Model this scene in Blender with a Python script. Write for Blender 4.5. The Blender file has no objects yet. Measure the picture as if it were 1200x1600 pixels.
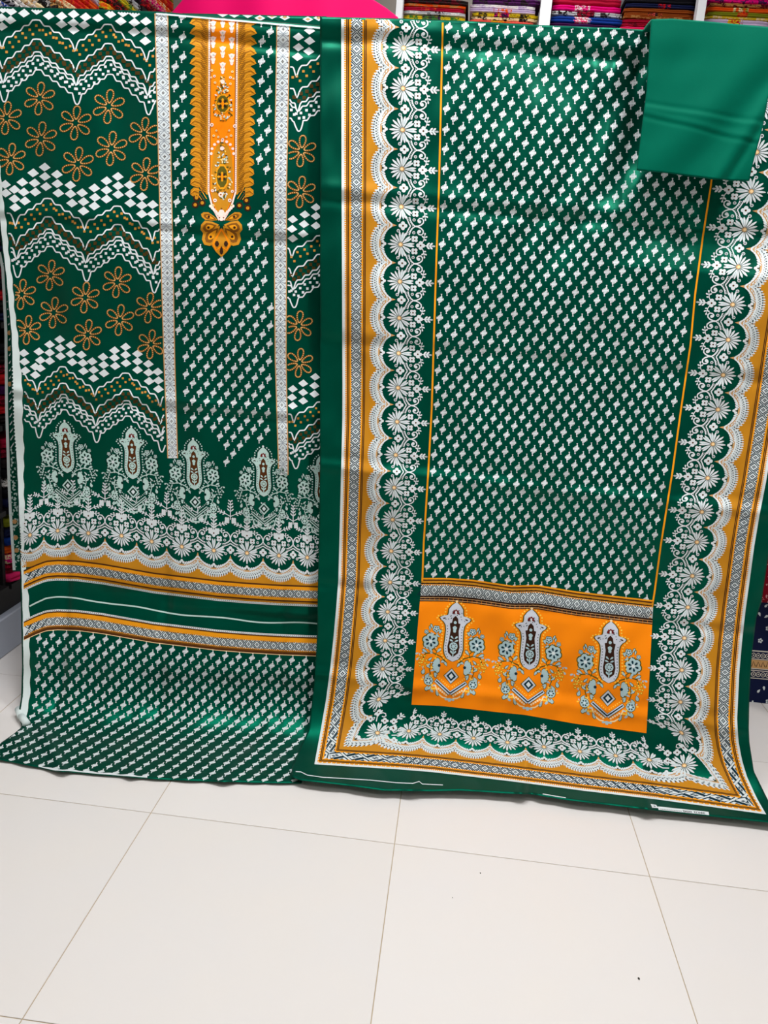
import bpy, math, random
import numpy as np

# ------------------------------------------------------------------ camera
FPX = 1273.49
PITCH, ROLL, YAW, CAMH = 0.25054, 0.07729, 0.07748, 1.24772
scene = bpy.context.scene
col = scene.collection


def camera_basis():
    fwd = np.array([-math.sin(YAW) * math.cos(PITCH), math.cos(YAW) * math.cos(PITCH), -math.sin(PITCH)])
    right = np.array([math.cos(YAW), math.sin(YAW), 0.0])
    up = np.cross(right, fwd)
    r = math.cos(ROLL) * right + math.sin(ROLL) * up
    u = -math.sin(ROLL) * right + math.cos(ROLL) * up
    return fwd, r, u


FWD, RGT, UPV = camera_basis()
CAM = np.array([0.0, 0.0, CAMH])
cam_data = bpy.data.cameras.new('camera')
cam_data.sensor_fit = 'HORIZONTAL'
cam_data.sensor_width = 36.0
cam_data.lens = FPX / 1200.0 * 36.0
cam_data.clip_start = 0.02
cam_obj = bpy.data.objects.new('camera', cam_data)
col.objects.link(cam_obj)
from mathutils import Matrix
cam_obj.matrix_world = Matrix(((RGT[0], UPV[0], -FWD[0], CAM[0]), (RGT[1], UPV[1], -FWD[1], CAM[1]),
                               (RGT[2], UPV[2], -FWD[2], CAM[2]), (0, 0, 0, 1)))
scene.camera = cam_obj

# ------------------------------------------------------------------ world, light, exposure
world = bpy.data.worlds.new('world')
scene.world = world
world.use_nodes = True
world.node_tree.nodes['Background'].inputs[0].default_value = (0.9, 0.95, 1.0, 1)
world.node_tree.nodes['Background'].inputs[1].default_value = 0.06
scene.view_settings.view_transform = 'Standard'
scene.view_settings.look = 'None'
scene.view_settings.gamma = 1.0
scene.view_settings.use_curve_mapping = False
scene.view_settings.exposure = 0.6
scene.cycles.denoising_prefilter = 'NONE'
CEIL = 3.1
PANELS = [(-0.55, 1.46, 21), (0.75, 1.46, 21), (-0.55, -0.6, 1.6), (0.75, -0.6, 1.6), (0.1, 3.2, 9)]
for (lx, ly, le) in PANELS:
    ld = bpy.data.lights.new('panel_light', 'AREA')
    ld.shape = 'SQUARE'
    ld.size = 0.56
    ld.energy = le
    ld.color = (1.0, 0.995, 0.99)
    lo = bpy.data.objects.new('panel_light', ld)
    lo.location = (lx, ly, CEIL - 0.035)
    col.objects.link(lo)

# ------------------------------------------------------------------ helpers
rng = random.Random(7)


def ray(px):
    px = np.asarray(px, float)
    return FWD + np.multiply.outer((px[..., 0] - 600) / FPX, RGT) - np.multiply.outer((px[..., 1] - 800) / FPX, UPV)


def at_y(x, y, Y):
    d = ray(np.array([x, y]))
    return CAM + d * (Y / d[1])


def at_x(x, y, X):
    d = ray(np.array([x, y]))
    return CAM + d * (X / d[0])


def srgb(r, g, b):
    def f(c):
        c /= 255.0
        return c / 12.92 if c <= 0.04045 else ((c + 0.055) / 1.055) ** 2.4
    return (f(r), f(g), f(b), 1.0)


MATS = {}


def material(name, rgb, rough=0.6, spec=0.3, tint=None, sheen=0.0, weave=0.0, noise=0.0, nscale=30.0, bump=0.0, metallic=0.0):
    if name in MATS:
        return MATS[name]
    m = bpy.data.materials.new(name)
    m.use_nodes = True
    nt = m.node_tree
    b = nt.nodes['Principled BSDF']
    b.inputs['Base Color'].default_value = srgb(*rgb)
    b.inputs['Roughness'].default_value = rough
    b.inputs['Specular IOR Level'].default_value = spec
    b.inputs['Metallic'].default_value = metallic
    if tint:
        b.inputs['Specular Tint'].default_value = srgb(*tint)
    if sheen:
        b.inputs['Sheen Weight'].default_value = sheen
        b.inputs['Sheen Roughness'].default_value = 0.4
    tc = nt.nodes.new('ShaderNodeTexCoord')
    if noise:
        n = nt.nodes.new('ShaderNodeTexNoise')
        n.inputs['Scale'].default_value = nscale
        n.inputs['Detail'].default_value = 4
        nt.links.new(tc.outputs['Object'], n.inputs['Vector'])
        mr = nt.nodes.new('ShaderNodeMapRange')
        mr.inputs[3].default_value = 1 - noise
        mr.inputs[4].default_value = 1 + noise
        nt.links.new(n.outputs['Fac'], mr.inputs[0])
        mx = nt.nodes.new('ShaderNodeVectorMath')
        mx.operation = 'SCALE'
        mx.inputs[0].default_value = srgb(*rgb)[:3]
        nt.links.new(mr.outputs[0], mx.inputs['Scale'])
        nt.links.new(mx.outputs[0], b.inputs['Base Color'])
    if weave or bump:
        n2 = nt.nodes.new('ShaderNodeTexNoise')
        n2.inputs['Scale'].default_value = 900.0 if weave else nscale
        n2.inputs['Detail'].default_value = 2
        nt.links.new(tc.outputs['Object'], n2.inputs['Vector'])
        bp = nt.nodes.new('ShaderNodeBump')
        bp.inputs['Strength'].default_value = weave or bump
        bp.inputs['Distance'].default_value = 0.0006 if weave else 0.002
        nt.links.new(n2.outputs['Fac'], bp.inputs['Height'])
        nt.links.new(bp.outputs[0], b.inputs['Normal'])
    MATS[name] = m
    return m


def fabric(name, rgb, **k):
    d = dict(rough=0.62, spec=0.12, weave=0.25)
    d.update(k)
    return material(name, rgb, **d)


# inks and cloths
INK = {
    'green': fabric('green_satin', (0, 52, 41), rough=0.38, spec=0.85, tint=(0, 215, 165), noise=0.10, nscale=6),
    'plain': fabric('plain_green_cotton', (0, 88, 69), rough=0.6, spec=0.3, tint=(0, 220, 170), noise=0.10, nscale=10),
    'white': fabric('white_ink', (220, 229, 232)),
    'selv': fabric('white_selvedge', (222, 236, 236)),
    'mint': fabric('mint_ink', (188, 218, 212)),
    'umber': fabric('umber_ink', (72, 54, 20)),
    'sand': fabric('sand_ink', (226, 184, 116)),
    'slate': fabric('slate_ink', (128, 140, 156)),
    'grey': fabric('grey_blue_ink', (172, 200, 206)),
    'lilac': fabric('pale_lilac_ink', (202, 208, 220)),
    'navy': fabric('navy_ink', (12, 48, 62)),
    'deep': fabric('deep_green_ink', (0, 46, 37)),
    'brown': fabric('brown_ink', (84, 46, 16)),
    'choco': fabric('dark_brown_ink', (52, 28, 16)),
    'mustard': fabric('mustard_ink', (198, 134, 28)),
    'gold': fabric('gold_ink', (196, 142, 62)),
    'amber': fabric('amber_ink', (240, 158, 22)),
    'tan': fabric('tan_ink', (206, 160, 106)),
    'orange': fabric('orange_ink', (255, 140, 4)),
    'olive': fabric('olive_ink', (92, 86, 20)),
    'cream': fabric('cream_ink', (255, 224, 168)),
    'bead': fabric('yellow_bead_ink', (255, 205, 70)),
    'pinkw': fabric('pale_pink_ink', (252, 224, 214)),
    'rust': fabric('rust_ink', (128, 78, 16)),
    'red': fabric('dark_red_ink', (110, 24, 22)),
    'black': fabric('black_ink', (14, 14, 18)),
}


def link(o, parent=None):
    col.objects.link(o)
    if parent is not None:
        o.parent = parent
    return o


def tag(o, label=None, cat=None, group=None, kind=None):
    if label:
        o['label'] = label
    if cat:
        o['category'] = cat
    if group:
        o['group'] = group
    if kind:
        o['kind'] = kind
    return o


def empty(name, loc):
    o = bpy.data.objects.new(name, None)
    o.location = loc
    o.empty_display_size = 0.05
    return link(o)


def mesh_obj(name, verts, faces, mats, parent=None, midx=None, smooth=True):
    """verts in world space; parent is an Empty without rotation."""
    v = np.asarray(verts, float)
    if parent is not None:
        p = parent
        while p is not None:
            v = v - np.array(p.location)
            p = p.parent
    me = bpy.data.meshes.new(name)
    me.from_pydata(v.tolist(), [], [list(map(int, f)) for f in faces])
    if not isinstance(mats, (list, tuple)):
        mats = [mats]
    for m in mats:
        me.materials.append(m)
    if midx is not None:
        me.polygons.foreach_set('material_index', np.asarray(midx, dtype=np.int32))
    if smooth:
        me.polygons.foreach_set('use_smooth', np.ones(len(me.polygons), dtype=bool))
    me.update()
    o = bpy.data.objects.new(name, me)
    return link(o, parent)


class MB:
    """collects boxes and tubes into one mesh"""
    def __init__(s):
        s.v, s.f = [], []

    def box(s, a, b, bev=0.0):
        x0, y0, z0 = a
        x1, y1, z1 = b
        n = len(s.v)
        if bev <= 0:
            s.v += [(x0, y0, z0), (x1, y0, z0), (x1, y1, z0), (x0, y1, z0), (x0, y0, z1), (x1, y0, z1), (x1, y1, z1), (x0, y1, z1)]
            for q in ((0, 3, 2, 1), (4, 5, 6, 7), (0, 1, 5, 4), (1, 2, 6, 5), (2, 3, 7, 6), (3, 0, 4, 7)):
                s.f.append([n + k for k in q])
        else:
            e = bev
            rings = [(e, z0), (0, z0 + e), (0, z1 - e), (e, z1)]
            for (i, z) in rings:
                s.v += [(x0 + i, y0 + i, z), (x1 - i, y0 + i, z), (x1 - i, y1 - i, z), (x0 + i, y1 - i, z)]
            s.f.append([n + 3, n + 2, n + 1, n])
            s.f.append([n + 12, n + 13, n + 14, n + 15])
            for r in range(3):
                for k in range(4):
                    k2 = (k + 1) % 4
                    s.f.append([n + r * 4 + k, n + r * 4 + k2, n + r * 4 + 4 + k2, n + r * 4 + 4 + k])
        return s

    def tube(s, p, q, r, seg=14):
        p, q = np.array(p, float), np.array(q, float)
        d = (q - p) / np.linalg.norm(q - p)
        a = np.cross(d, (0, 0, 1) if abs(d[2]) < 0.9 else (1, 0, 0))
        a /= np.linalg.norm(a)
        b = np.cross(d, a)
        n = len(s.v)
        for c in (p, q):
            for k in range(seg):
                t = 2 * math.pi * k / seg
                s.v.append(tuple(c + r * (math.cos(t) * a + math.sin(t) * b)))
        for k in range(seg):
            k2 = (k + 1) % seg
            s.f.append([n + k, n + k2, n + seg + k2, n + seg + k])
        s.f.append([n + k for k in range(seg)][::-1])
        s.f.append([n + seg + k for k in range(seg)])
        return s

    def build(s, name, mat, parent=None, smooth=False):
        return mesh_obj(name, s.v, s.f, mat, parent, smooth=smooth)


def wob(X, Z, seed, scale, amp, n=7):
    """smooth undulation as a sum of slanted sines"""
    r = np.random.RandomState(seed)
    out = 0.0
    for k in range(n):
        th = r.uniform(0, 2 * math.pi)
        fr = 2 * math.pi / scale * r.uniform(0.6, 1.6)
        out = out + np.sin(fr * (math.cos(th) * X + math.sin(th) * Z) + r.uniform(0, 6.28))
    return amp * out / n ** 0.5


def bumpf(d, w):
    return np.exp(-(d / w) ** 2)


class Drape:
    """a cloth surface: G(P) > 0 in front of it; photo points are brought onto it along the line of sight"""
    def __init__(s, wall, floor=None, k=0.08, zoff=0.0):
        s.wall, s.floor, s.k = wall, floor, k

    def G(s, P):
        X, Y, Z = P[..., 0], P[..., 1], P[..., 2]
        A = s.wall(X, Z) - Y
        if s.floor is None:
            return A
        B = Z - s.floor(X, Y)
        h = np.maximum(s.k - np.abs(A - B), 0) / s.k
        return np.minimum(A, B) - h * h * s.k * 0.25

    def drop(s, px, off=0.0):
        d = ray(px)
        lo = np.full(d.shape[:-1], 1.5)
        hi = np.full(d.shape[:-1], 3.1)
        for _ in range(8):
            m = 0.5 * (lo + hi)
            free = s.G(CAM + d * m[..., None]) > off
            lo = np.where(free, m, lo)
            hi = np.where(free, hi, m)
        gl = s.G(CAM + d * lo[..., None]) - off
        gh = s.G(CAM + d * hi[..., None]) - off
        for _ in range(5):
            m = lo + (hi - lo) * np.clip(gl / np.maximum(gl - gh, 1e-9), 0.02, 0.98)
            g = s.G(CAM + d * m[..., None]) - off
            free = g > 0
            lo, gl, gh = np.where(free, m, lo), np.where(free, g, gl * 0.5), np.where(free, gh * 0.5, g)
            hi = np.where(free, hi, m)
        return CAM + d * m[..., None]

    def normal(s, P):
        e = 0.002
        g = np.stack([s.G(P + np.eye(3)[k] * e) - s.G(P - np.eye(3)[k] * e) for k in range(3)], -1)
        return g / np.linalg.norm(g, axis=-1, keepdims=True)


class Print:
    """flat ink shapes laid on a Drape; shapes are given in photo points"""
    def __init__(s, drape, clip=None):
        s.drape, s.clip = drape, clip
        s.t, s.c, s.l = [], [], []

    def tri(s, a, b, c, ink, layer):
        s.t.append((a, b, c))
        s.c.append(ink)
        s.l.append(layer)

    def fan(s, pts, ink, layer=0):
        pts = [tuple(p) for p in pts]
        cx = sum(p[0] for p in pts) / len(pts)
        cy = sum(p[1] for p in pts) / len(pts)
        for i in range(len(pts)):
            s.tri((cx, cy), pts[i], pts[(i + 1) % len(pts)], ink, layer)

    def strip(s, A, B, ink, layer=0):
        for i in range(len(A) - 1):
            s.tri(A[i], A[i + 1], B[i + 1], ink, layer)
            s.tri(A[i], B[i + 1], B[i], ink, layer)

    def stroke(s, pts, w, ink, layer=0, closed=False):
        p = np.array(pts, float)
        if closed:
            p = np.vstack([p, p[:1]])
        t = np.gradient(p, axis=0)
        if closed:
            t[0] = t[-1] = p[1] - p[-2]
        t /= np.maximum(np.linalg.norm(t, axis=1, keepdims=True), 1e-6)
        n = np.stack([-t[:, 1], t[:, 0]], 1) * (w / 2)
        s.strip([tuple(q) for q in p + n], [tuple(q) for q in p - n], ink, layer)

    def build(s, name, parent, label=None, kind=None):
        if not s.t:
            return None
        T = np.array(s.t, float)
        L = np.array(s.l)
        inks = sorted(set(s.c))
        Cc = np.array([inks.index(c) for c in s.c])
        # subdivide large triangles so that they follow the folds
        for _ in range(7):
            e = np.linalg.norm(T - np.roll(T, -1, axis=1), axis=2)
            big = e.max(1) > 5.0
            if not big.any():
                break
            B, LB, CB = T[big], L[big], Cc[big]
            k = e[big].argmax(1)
            idx = np.arange(len(B))
            a, b, c = B[idx, k], B[idx, (k + 1) % 3], B[idx, (k + 2) % 3]
            m = 0.5 * (a + b)
            T = np.concatenate([T[~big], np.stack([a, m, c], 1), np.stack([m, b, c], 1)])
            L = np.concatenate([L[~big], LB, LB])
            Cc = np.concatenate([Cc[~big], CB, CB])
        if s.clip is not None:
            ok = s.clip(T.reshape(-1, 2)).reshape(-1, 3).all(1)
            T, L, Cc = T[ok], L[ok], Cc[ok]
            if not len(T):
                return None
        area = (T[:, 1, 0] - T[:, 0, 0]) * (T[:, 2, 1] - T[:, 0, 1]) - (T[:, 2, 0] - T[:, 0, 0]) * (T[:, 1, 1] - T[:, 0, 1])
        ok = np.abs(area) > 1e-4
        T, L, Cc, area = T[ok], L[ok], Cc[ok], area[ok]
        fl = area > 0
        T[fl] = T[fl][:, ::-1]
        key = np.concatenate([np.round(T.reshape(-1, 2), 2), np.repeat(L, 3)[:, None]], 1)
        uq, inv = np.unique(key, axis=0, return_inverse=True)
        P = s.drape.drop(uq[:, :2], 0.0006 + 0.00030 * uq[:, 2])
        F = inv.reshape(-1, 3)
        good = (F[:, 0] != F[:, 1]) & (F[:, 1] != F[:, 2]) & (F[:, 0] != F[:, 2])
        o = mesh_obj(name, P, F[good], [INK[i] for i in inks], parent, Cc[good])
        tag(o, label=label, kind=kind)
        return o


def circle(cx, cy, r, n=8, ry=None, rot=0.0):
    ry = r if ry is None else ry
    c, s_ = math.cos(rot), math.sin(rot)
    out = []
    for k in range(n):
        t = 2 * math.pi * k / n
        x, y = r * math.cos(t), ry * math.sin(t)
        out.append((cx + x * c - y * s_, cy + x * s_ + y * c))
    return out


def petal(cx, cy, ang, r0, r1, w, n=4):
    """lens from r0 to r1 along ang, widest beyond the middle"""
    ca, sa = math.cos(ang), math.sin(ang)
    prof = [(0, 0), (0.3, 0.6), (0.65, 1.0), (0.9, 0.6), (1.0, 0)]
    up = [(r0 + (r1 - r0) * t, w / 2 * h) for t, h in prof]
    dn = [(x, -y) for x, y in up[1:-1]][::-1]
    return [(cx + x * ca - y * sa, cy + x * sa + y * ca) for x, y in up + dn]


def tab(pairs):
    xs = np.array([p[0] for p in pairs], float)
    ys = np.array([p[1] for p in pairs], float)
    return lambda x: np.interp(x, xs, ys)


def cloth_grid(drape, name, xl, xr, yt, yb, nu, nv, mat, parent, back=0.35, thick=0.0012, wrap=True, reach=1.0):
    """grid between four photo outlines, brought onto the drape, then led over the rail and down behind"""
    U, V = np.meshgrid(np.linspace(0, 1, nu), np.linspace(0, 1, nv))
    x = xl(400.0) + (xr(400.0) - xl(400.0)) * U
    y = yt(x) + (yb(x) - yt(x)) * V
    for _ in range(30):
        x = xl(y) + (xr(y) - xl(y)) * U
        y = 0.5 * y + 0.5 * (yt(x) + (yb(x) - yt(x)) * V)
    P = drape.drop(np.stack([x, y], -1))
    rows = []
    if wrap:
        top = P[0]
        for dy, dz in [(0.05, -back), (0.046, -back * 0.5), (0.040, -0.05), (0.036, -0.012), (0.030, 0.001), (0.020, 0.007), (0.010, 0.006), (0.004, 0.003)]:
            rows.append(top + np.array([0, dy * reach, dz]))
    G = np.concatenate([np.array(rows), P]) if rows else P
    n0 = G.shape[0]
    V3 = G.reshape(-1, 3)
    f = []
    idx = np.arange(n0 * nu).reshape(n0, nu)
    a, b, c, d = idx[:-1, :-1], idx[1:, :-1], idx[1:, 1:], idx[:-1, 1:]
    F = np.stack([a, b, c, d], -1).reshape(-1, 4)
    o = mesh_obj(name, V3, F, mat, parent)
    md = o.modifiers.new('thickness', 'SOLIDIFY')
    md.thickness = thick
    md.offset = -1.0
    return o


# ------------------------------------------------------------------ room
m_wall = material('greige_wall_paint', (176, 170, 162), rough=0.8, noise=0.03, nscale=3)
m_ceil = material('white_ceiling_paint', (240, 240, 238), rough=0.85, noise=0.02, nscale=3)
m_grout = material('beige_grout', (190, 172, 144), rough=0.9, noise=0.12, nscale=40)


def tile_material():
    m = material('ivory_floor_tile', (226, 221, 217), rough=0.42, spec=0.35)
    nt = m.node_tree
    b = nt.nodes['Principled BSDF']
    oi = nt.nodes.new('ShaderNodeObjectInfo')
    geo = nt.nodes.new('ShaderNodeNewGeometry')
    n = nt.nodes.new('ShaderNodeTexNoise')
    n.inputs['Scale'].default_value = 5
    n.inputs['Detail'].default_value = 5
    nt.links.new(geo.outputs['Position'], n.inputs['Vector'])
    mx = nt.nodes.new('ShaderNodeMix')
    mx.data_type = 'RGBA'
    mx.inputs['A'].default_value = srgb(233, 228, 224)
    mx.inputs['B'].default_value = srgb(229, 227, 228)
    nt.links.new(n.outputs['Fac'], mx.inputs['Factor'])
    mr = nt.nodes.new('ShaderNodeMapRange')
    mr.inputs[3].default_value = 0.965
    mr.inputs[4].default_value = 1.02
    nt.links.new(oi.outputs['Random'], mr.inputs[0])
    sc = nt.nodes.new('ShaderNodeVectorMath')
    sc.operation = 'SCALE'
    nt.links.new(mx.outputs['Result'], sc.inputs[0])
    nt.links.new(mr.outputs[0], sc.inputs['Scale'])
    nt.links.new(sc.outputs[0], b.inputs['Base Color'])
    return m


RX0, RX1, RY0, RY1 = -1.86, 2.35, -2.2, 4.42
floor = MB().box((RX0, RY0, -0.08), (RX1, RY1, -0.0016)).build('floor', m_grout)
tag(floor, kind='structure')
m_tile = tile_material()
T, gap = 0.6, 0.0017
tile_mesh = None
ox, oy = -0.0448, 1.6943
for i in range(-4, 5):
    for j in range(-7, 6):
        x0, x1 = max(ox + i * T + gap / 2, RX0), min(ox + (i + 1) * T - gap / 2, RX1)
        y0, y1 = max(oy + j * T + gap / 2, RY0), min(oy + (j + 1) * T - gap / 2, RY1)
        if x1 - x0 < 0.02 or y1 - y0 < 0.02:
            continue
        full = abs((x1 - x0) - (T - gap)) < 1e-6 and abs((y1 - y0) - (T - gap)) < 1e-6
        cx, cy = (x0 + x1) / 2, (y0 + y1) / 2
        if full and tile_mesh is not None:
            o = bpy.data.objects.new('tile', tile_mesh)
            link(o, floor)
        else:
            hx, hy = (x1 - x0) / 2, (y1 - y0) / 2
            o = MB().box((-hx, -hy, -0.0015), (hx, hy, 0.0), bev=0.0007).build('tile', m_tile, None)
            o.parent = floor
            if full:
                tile_mesh = o.data
        o.location = (cx, cy, 0)

tag(MB().box((RX0 - 0.1, RY1, -0.08), (RX1 + 0.1, RY1 + 0.1, CEIL)).build('wall_back', m_wall), kind='structure')
tag(MB().box((RX0 - 0.1, RY0, -0.08), (RX0, RY1, CEIL)).build('wall_left', m_wall), kind='structure')
tag(MB().box((RX1, RY0, -0.08), (RX1 + 0.1, RY1, CEIL)).build('wall_right', m_wall), kind='structure')
tag(MB().box((RX0 - 0.1, RY0 - 0.1, -0.08), (RX1 + 0.1, RY0, CEIL)).build('wall_front', m_wall), kind='structure')
tag(MB().box((RX0 - 0.1, RY0 - 0.1, CEIL), (RX1 + 0.1, RY1 + 0.1, CEIL + 0.1)).build('ceiling', m_ceil), kind='structure')

m_led = material('lit_panel', (255, 252, 248))
bn = m_led.node_tree.nodes['Principled BSDF']
bn.inputs['Emission Color'].default_value = (1, 0.985, 0.97, 1)
bn.inputs['Emission Strength'].default_value = 4.0
m_metal = material('white_powder_coated_steel', (225, 228, 232), rough=0.4, spec=0.5, noise=0.03, nscale=20)
for k, (lx, ly, le) in enumerate(PANELS):
    r = empty('ceiling_light', (lx, ly, CEIL))
    tag(r, ['lit ceiling panel above the shirt fabric', 'lit ceiling panel above the shawl', 'lit ceiling panel behind the viewer on the shirt side', 'lit ceiling panel behind the viewer on the shawl side', 'lit ceiling panel over the back shelving'][k], 'light', 'ceiling light panels')
    MB().box((lx - 0.3, ly - 0.3, CEIL - 0.02), (lx + 0.3, ly + 0.3, CEIL), 0.004).build('frame', m_metal, r)
    MB().box((lx - 0.28, ly - 0.28, CEIL - 0.025), (lx + 0.28, ly + 0.28, CEIL - 0.0205)).build('diffuser', m_led, r)

# ------------------------------------------------------------------ rail that carries the cloths
m_steel = material('brushed_steel', (170, 174, 178), rough=0.35, metallic=1.0)
RAILY, RAILZ = 2.242, 1.872
rack = tag(empty('garment_rail', (-0.2, RAILY, 0)), 'thin steel rail on two posts behind the hanging cloths', 'rail')
MB().tube((-1.386, RAILY, RAILZ), (1.29, RAILY, RAILZ), 0.009).build('crossbar', m_steel, rack, True)
for xx in (-1.397, 1.30):
    MB().tube((xx, RAILY, 0.025), (xx, RAILY, RAILZ + 0.012), 0.011).build('post', m_steel, rack, True)
    MB().box((xx - 0.016, RAILY - 0.2, 0.0), (xx + 0.016, RAILY + 0.03, 0.025), 0.005).build('foot', m_steel, rack)

# ------------------------------------------------------------------ printed shirt piece
ZK = lambda y, x=300: at_y(x, y, 2.2)[2]


def shirt_wall(X, Z):
    t = np.clip((1.0 - Z) / 1.0, 0, 1.2)
    y = 2.203 - (0.125 - 0.09 * np.clip((X + 1.2) / 0.9, 0, 1)) * t ** 2
    y = y + np.interp(Z, [0.0, 0.17, 0.33, 0.48, 0.66, 0.94, 1.1, 1.42, 1.6, 1.84, 1.95], [0, 0, -.004, .001, .003, -.005, .003, -.006, .003, 0.003, -.004])
    y = y + (wob(X, Z * 0.8, 11, 0.32, 0.0072) + wob(X * 2.0, Z * 0.9, 12, 0.28, 0.0034)) * np.clip((1.92 - Z) / 0.2, 0.2, 1)
    y = y - 0.0055 * bumpf(Z - 0.94 + 0.004 * np.sin(9 * X), 0.016) + 0.0045 * bumpf(Z - 0.912, 0.016)
    y = y - 0.0045 * bumpf(Z - 1.405, 0.014) + 0.0055 * bumpf(Z - 1.38 + 0.01 * X, 0.016)
    y = y + 0.006 * bumpf(Z - 1.845 - 0.012 * np.sin(5 * X), 0.012) - 0.004 * bumpf(Z - 1.872, 0.014)
    low = np.clip((0.62 - Z) / 0.3, 0, 1)
    for xc, am, w in ((-1.085, 0.010, 0.014), (-0.79, 0.011, 0.017), (-0.44, 0.008, 0.016)):
        y = y + low * am * bumpf(X - xc - 0.02 * (0.4 - Z), w)
    xe = -0.421 + (1.9 - Z) / 1.5 * 0.085
    y = y + 0.035 * np.clip((X - xe + 0.035) / 0.06, 0, 1) * np.clip((1.84 - Z) / 0.1, 0, 1)
    # softly pushed out band above the floor and the shallow hollow over it
    y = y + 0.020 * bumpf(Z - 0.31 + 0.05 * X, 0.05) * np.clip((X + 1.15) / 0.2, 0, 1)
    y = y - 0.012 * bumpf(Z - 0.18, 0.05)
    y = y - 0.006 * bumpf(Z - 0.365 - 0.02 * X, 0.014) * np.clip((X + 0.95) / 0.15, 0, 1)
    return y


def shirt_floor(X, Y):
    z = 0.0065 + np.abs(wob(X, Y, 21, 0.12, 0.0022)) + 0.010 * bumpf((X + 1.045) + 0.8 * (Y - 1.95), 0.02) * np.clip((2.06 - Y) / 0.1, 0, 1)
    z = z + 0.008 * bumpf(X + 0.80 + 0.3 * (Y - 2.0), 0.018) + 0.007 * bumpf(X + 0.47 - 0.2 * (Y - 2.0), 0.02)
    return z


SH = Drape(shirt_wall, shirt_floor, k=0.13)
sh_xl = tab([(0, -30), (200, -16), (300, -7), (430, 8), (520, 16), (590, 17), (660, 19), (750, 26), (870, 31), (960, 33), (1040, 34.5), (1090, 33), (1112, 29), (1128, 32), (1136, 34), (1146, 22), (1160, 2), (1172, -8), (1182, -9), (1230, -4)])
sh_pl = tab([(0, -20), (200, -8), (290, 3), (430, 18), (520, 27), (590, 34), (700, 37), (800, 38), (860, 38), (900, 42), (930, 45), (1000, 46.5), (1090, 47), (1128, 40), (1136, 36), (1146, 23), (1160, 3), (1172, -7), (1230, -4)])
sh_xr = tab([(0, 510), (1050, 508), (1100, 500), (1150, 492), (1200, 476), (1230, 470)])
sh_yt = tab([(-40, 9), (0, 11), (75, 13), (150, 15), (250, 19), (375, 30), (500, 41), (530, 43)])
sh_yb = tab([(-12, 1184), (0, 1187), (35, 1194), (60, 1199), (85, 1205), (110, 1206), (150, 1210), (240, 1217), (300, 1220), (400, 1223), (520, 1224)])
shirt = tag(empty('printed_shirt_fabric', (-0.75, 2.15, 0)), 'green shirt fabric with zigzags, brown flowers and orange neckline, trailing on the floor', 'fabric')
cloth_grid(SH, 'shirt_cloth', sh_xl, sh_xr, sh_yt, sh_yb, 150, 340, INK['green'], shirt, reach=1.6)


def sh_clip(p):
    x, y = p[:, 0], p[:, 1]
    return (y > sh_yt(x) + 1.0) & (y < sh_yb(x) - 1.0) & (x > sh_xl(y) + 1) & (x < sh_xr(y) - 3)


def P_shirt():
    return Print(SH, sh_clip)


# white selvedge along the open edge and along the hem
pr = P_shirt()
ys = np.linspace(12, 1134, 200)
pr.strip([(sh_xl(y) - 1, y) for y in ys], [(sh_pl(y) + 0.8 * math.sin(y * 0.9) + 0.5 * math.sin(y * 2.3), y) for y in ys], 'selv', 0)
pr.build('selvedge', shirt, 'white unprinted selvedge')
pr = P_shirt()
xs = np.linspace(60, 480, 80)
pr.strip([(x, sh_yb(x) - 3.6 + 0.8 * math.sin(x * .21)) for x in xs if x < 235], [(x, sh_yb(x) - 1.1) for x in xs if x < 235], 'white', 1)
pr.build('hem_edge', shirt, 'thin white cut edge')
pr = P_shirt()
pr.stroke([(x, sh_yt(x) + 2.7) for x in np.linspace(244, 500, 60)], 2.6, 'white', 9)
pr.build('fold_edge', shirt, 'thin white edge along the top fold')


def sprig(pr, cx, cy, sx=1.0, sy=1.0, shx=0.0, ink='white', layer=0):
    def q(pts):
        return [(cx + sx * x + shx * y, cy + sy * y) for x, y in pts]
    for x, a, b in ((-4.5, -2.0, 2.4), (-2.25, -3.6, 4.8), (0, -5.0, 5.0), (2.25, -4.8, 3.6), (4.5, -2.4, 2.0)):
        pr.fan(q([(x - .93, a + .8), (x, a - .2), (x + .93, a + .8), (x + .93, b - .8), (x, b + .2), (x - .93, b - .8)]), ink, layer)
    pr.fan(q([(-5, -.8), (5, -.8), (5, .8), (-5, .8)]), ink, layer)
    pr.fan(q([(0.9, -4.0), (1.3, -6.8), (1.5, -7.4), (0.4, -9.2), (3.4, -9.2), (2.4, -7.4), (2.6, -6.5), (3.4, -4.0)]), ink, layer)
    pr.fan(q([(-3.4, 4.0), (-2.5, 6.6), (-2.4, 7.4), (-3.4, 9.2), (-0.4, 9.2), (-1.5, 7.4), (-1.3, 6.6), (-1.0, 4.0)]), ink, layer)


_d0, _d1 = ray(np.array([29.0, 1108.0])), ray(np.array([42.0, 1131.0]))
_a, _b = CAM + _d0 * ((0.022 - CAMH) / _d0[2]), CAM + _d1 * ((0.016 - CAMH) / _d1[2])
MB().tube(_a, 0.5 * (_a + _b) + np.array([-0.004, 0, 0]), 0.011).tube(0.5 * (_a + _b) + np.array([-0.004, 0, 0]), _b, 0.010).build('selvedge_roll', INK['selv'], shirt, True)


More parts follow.
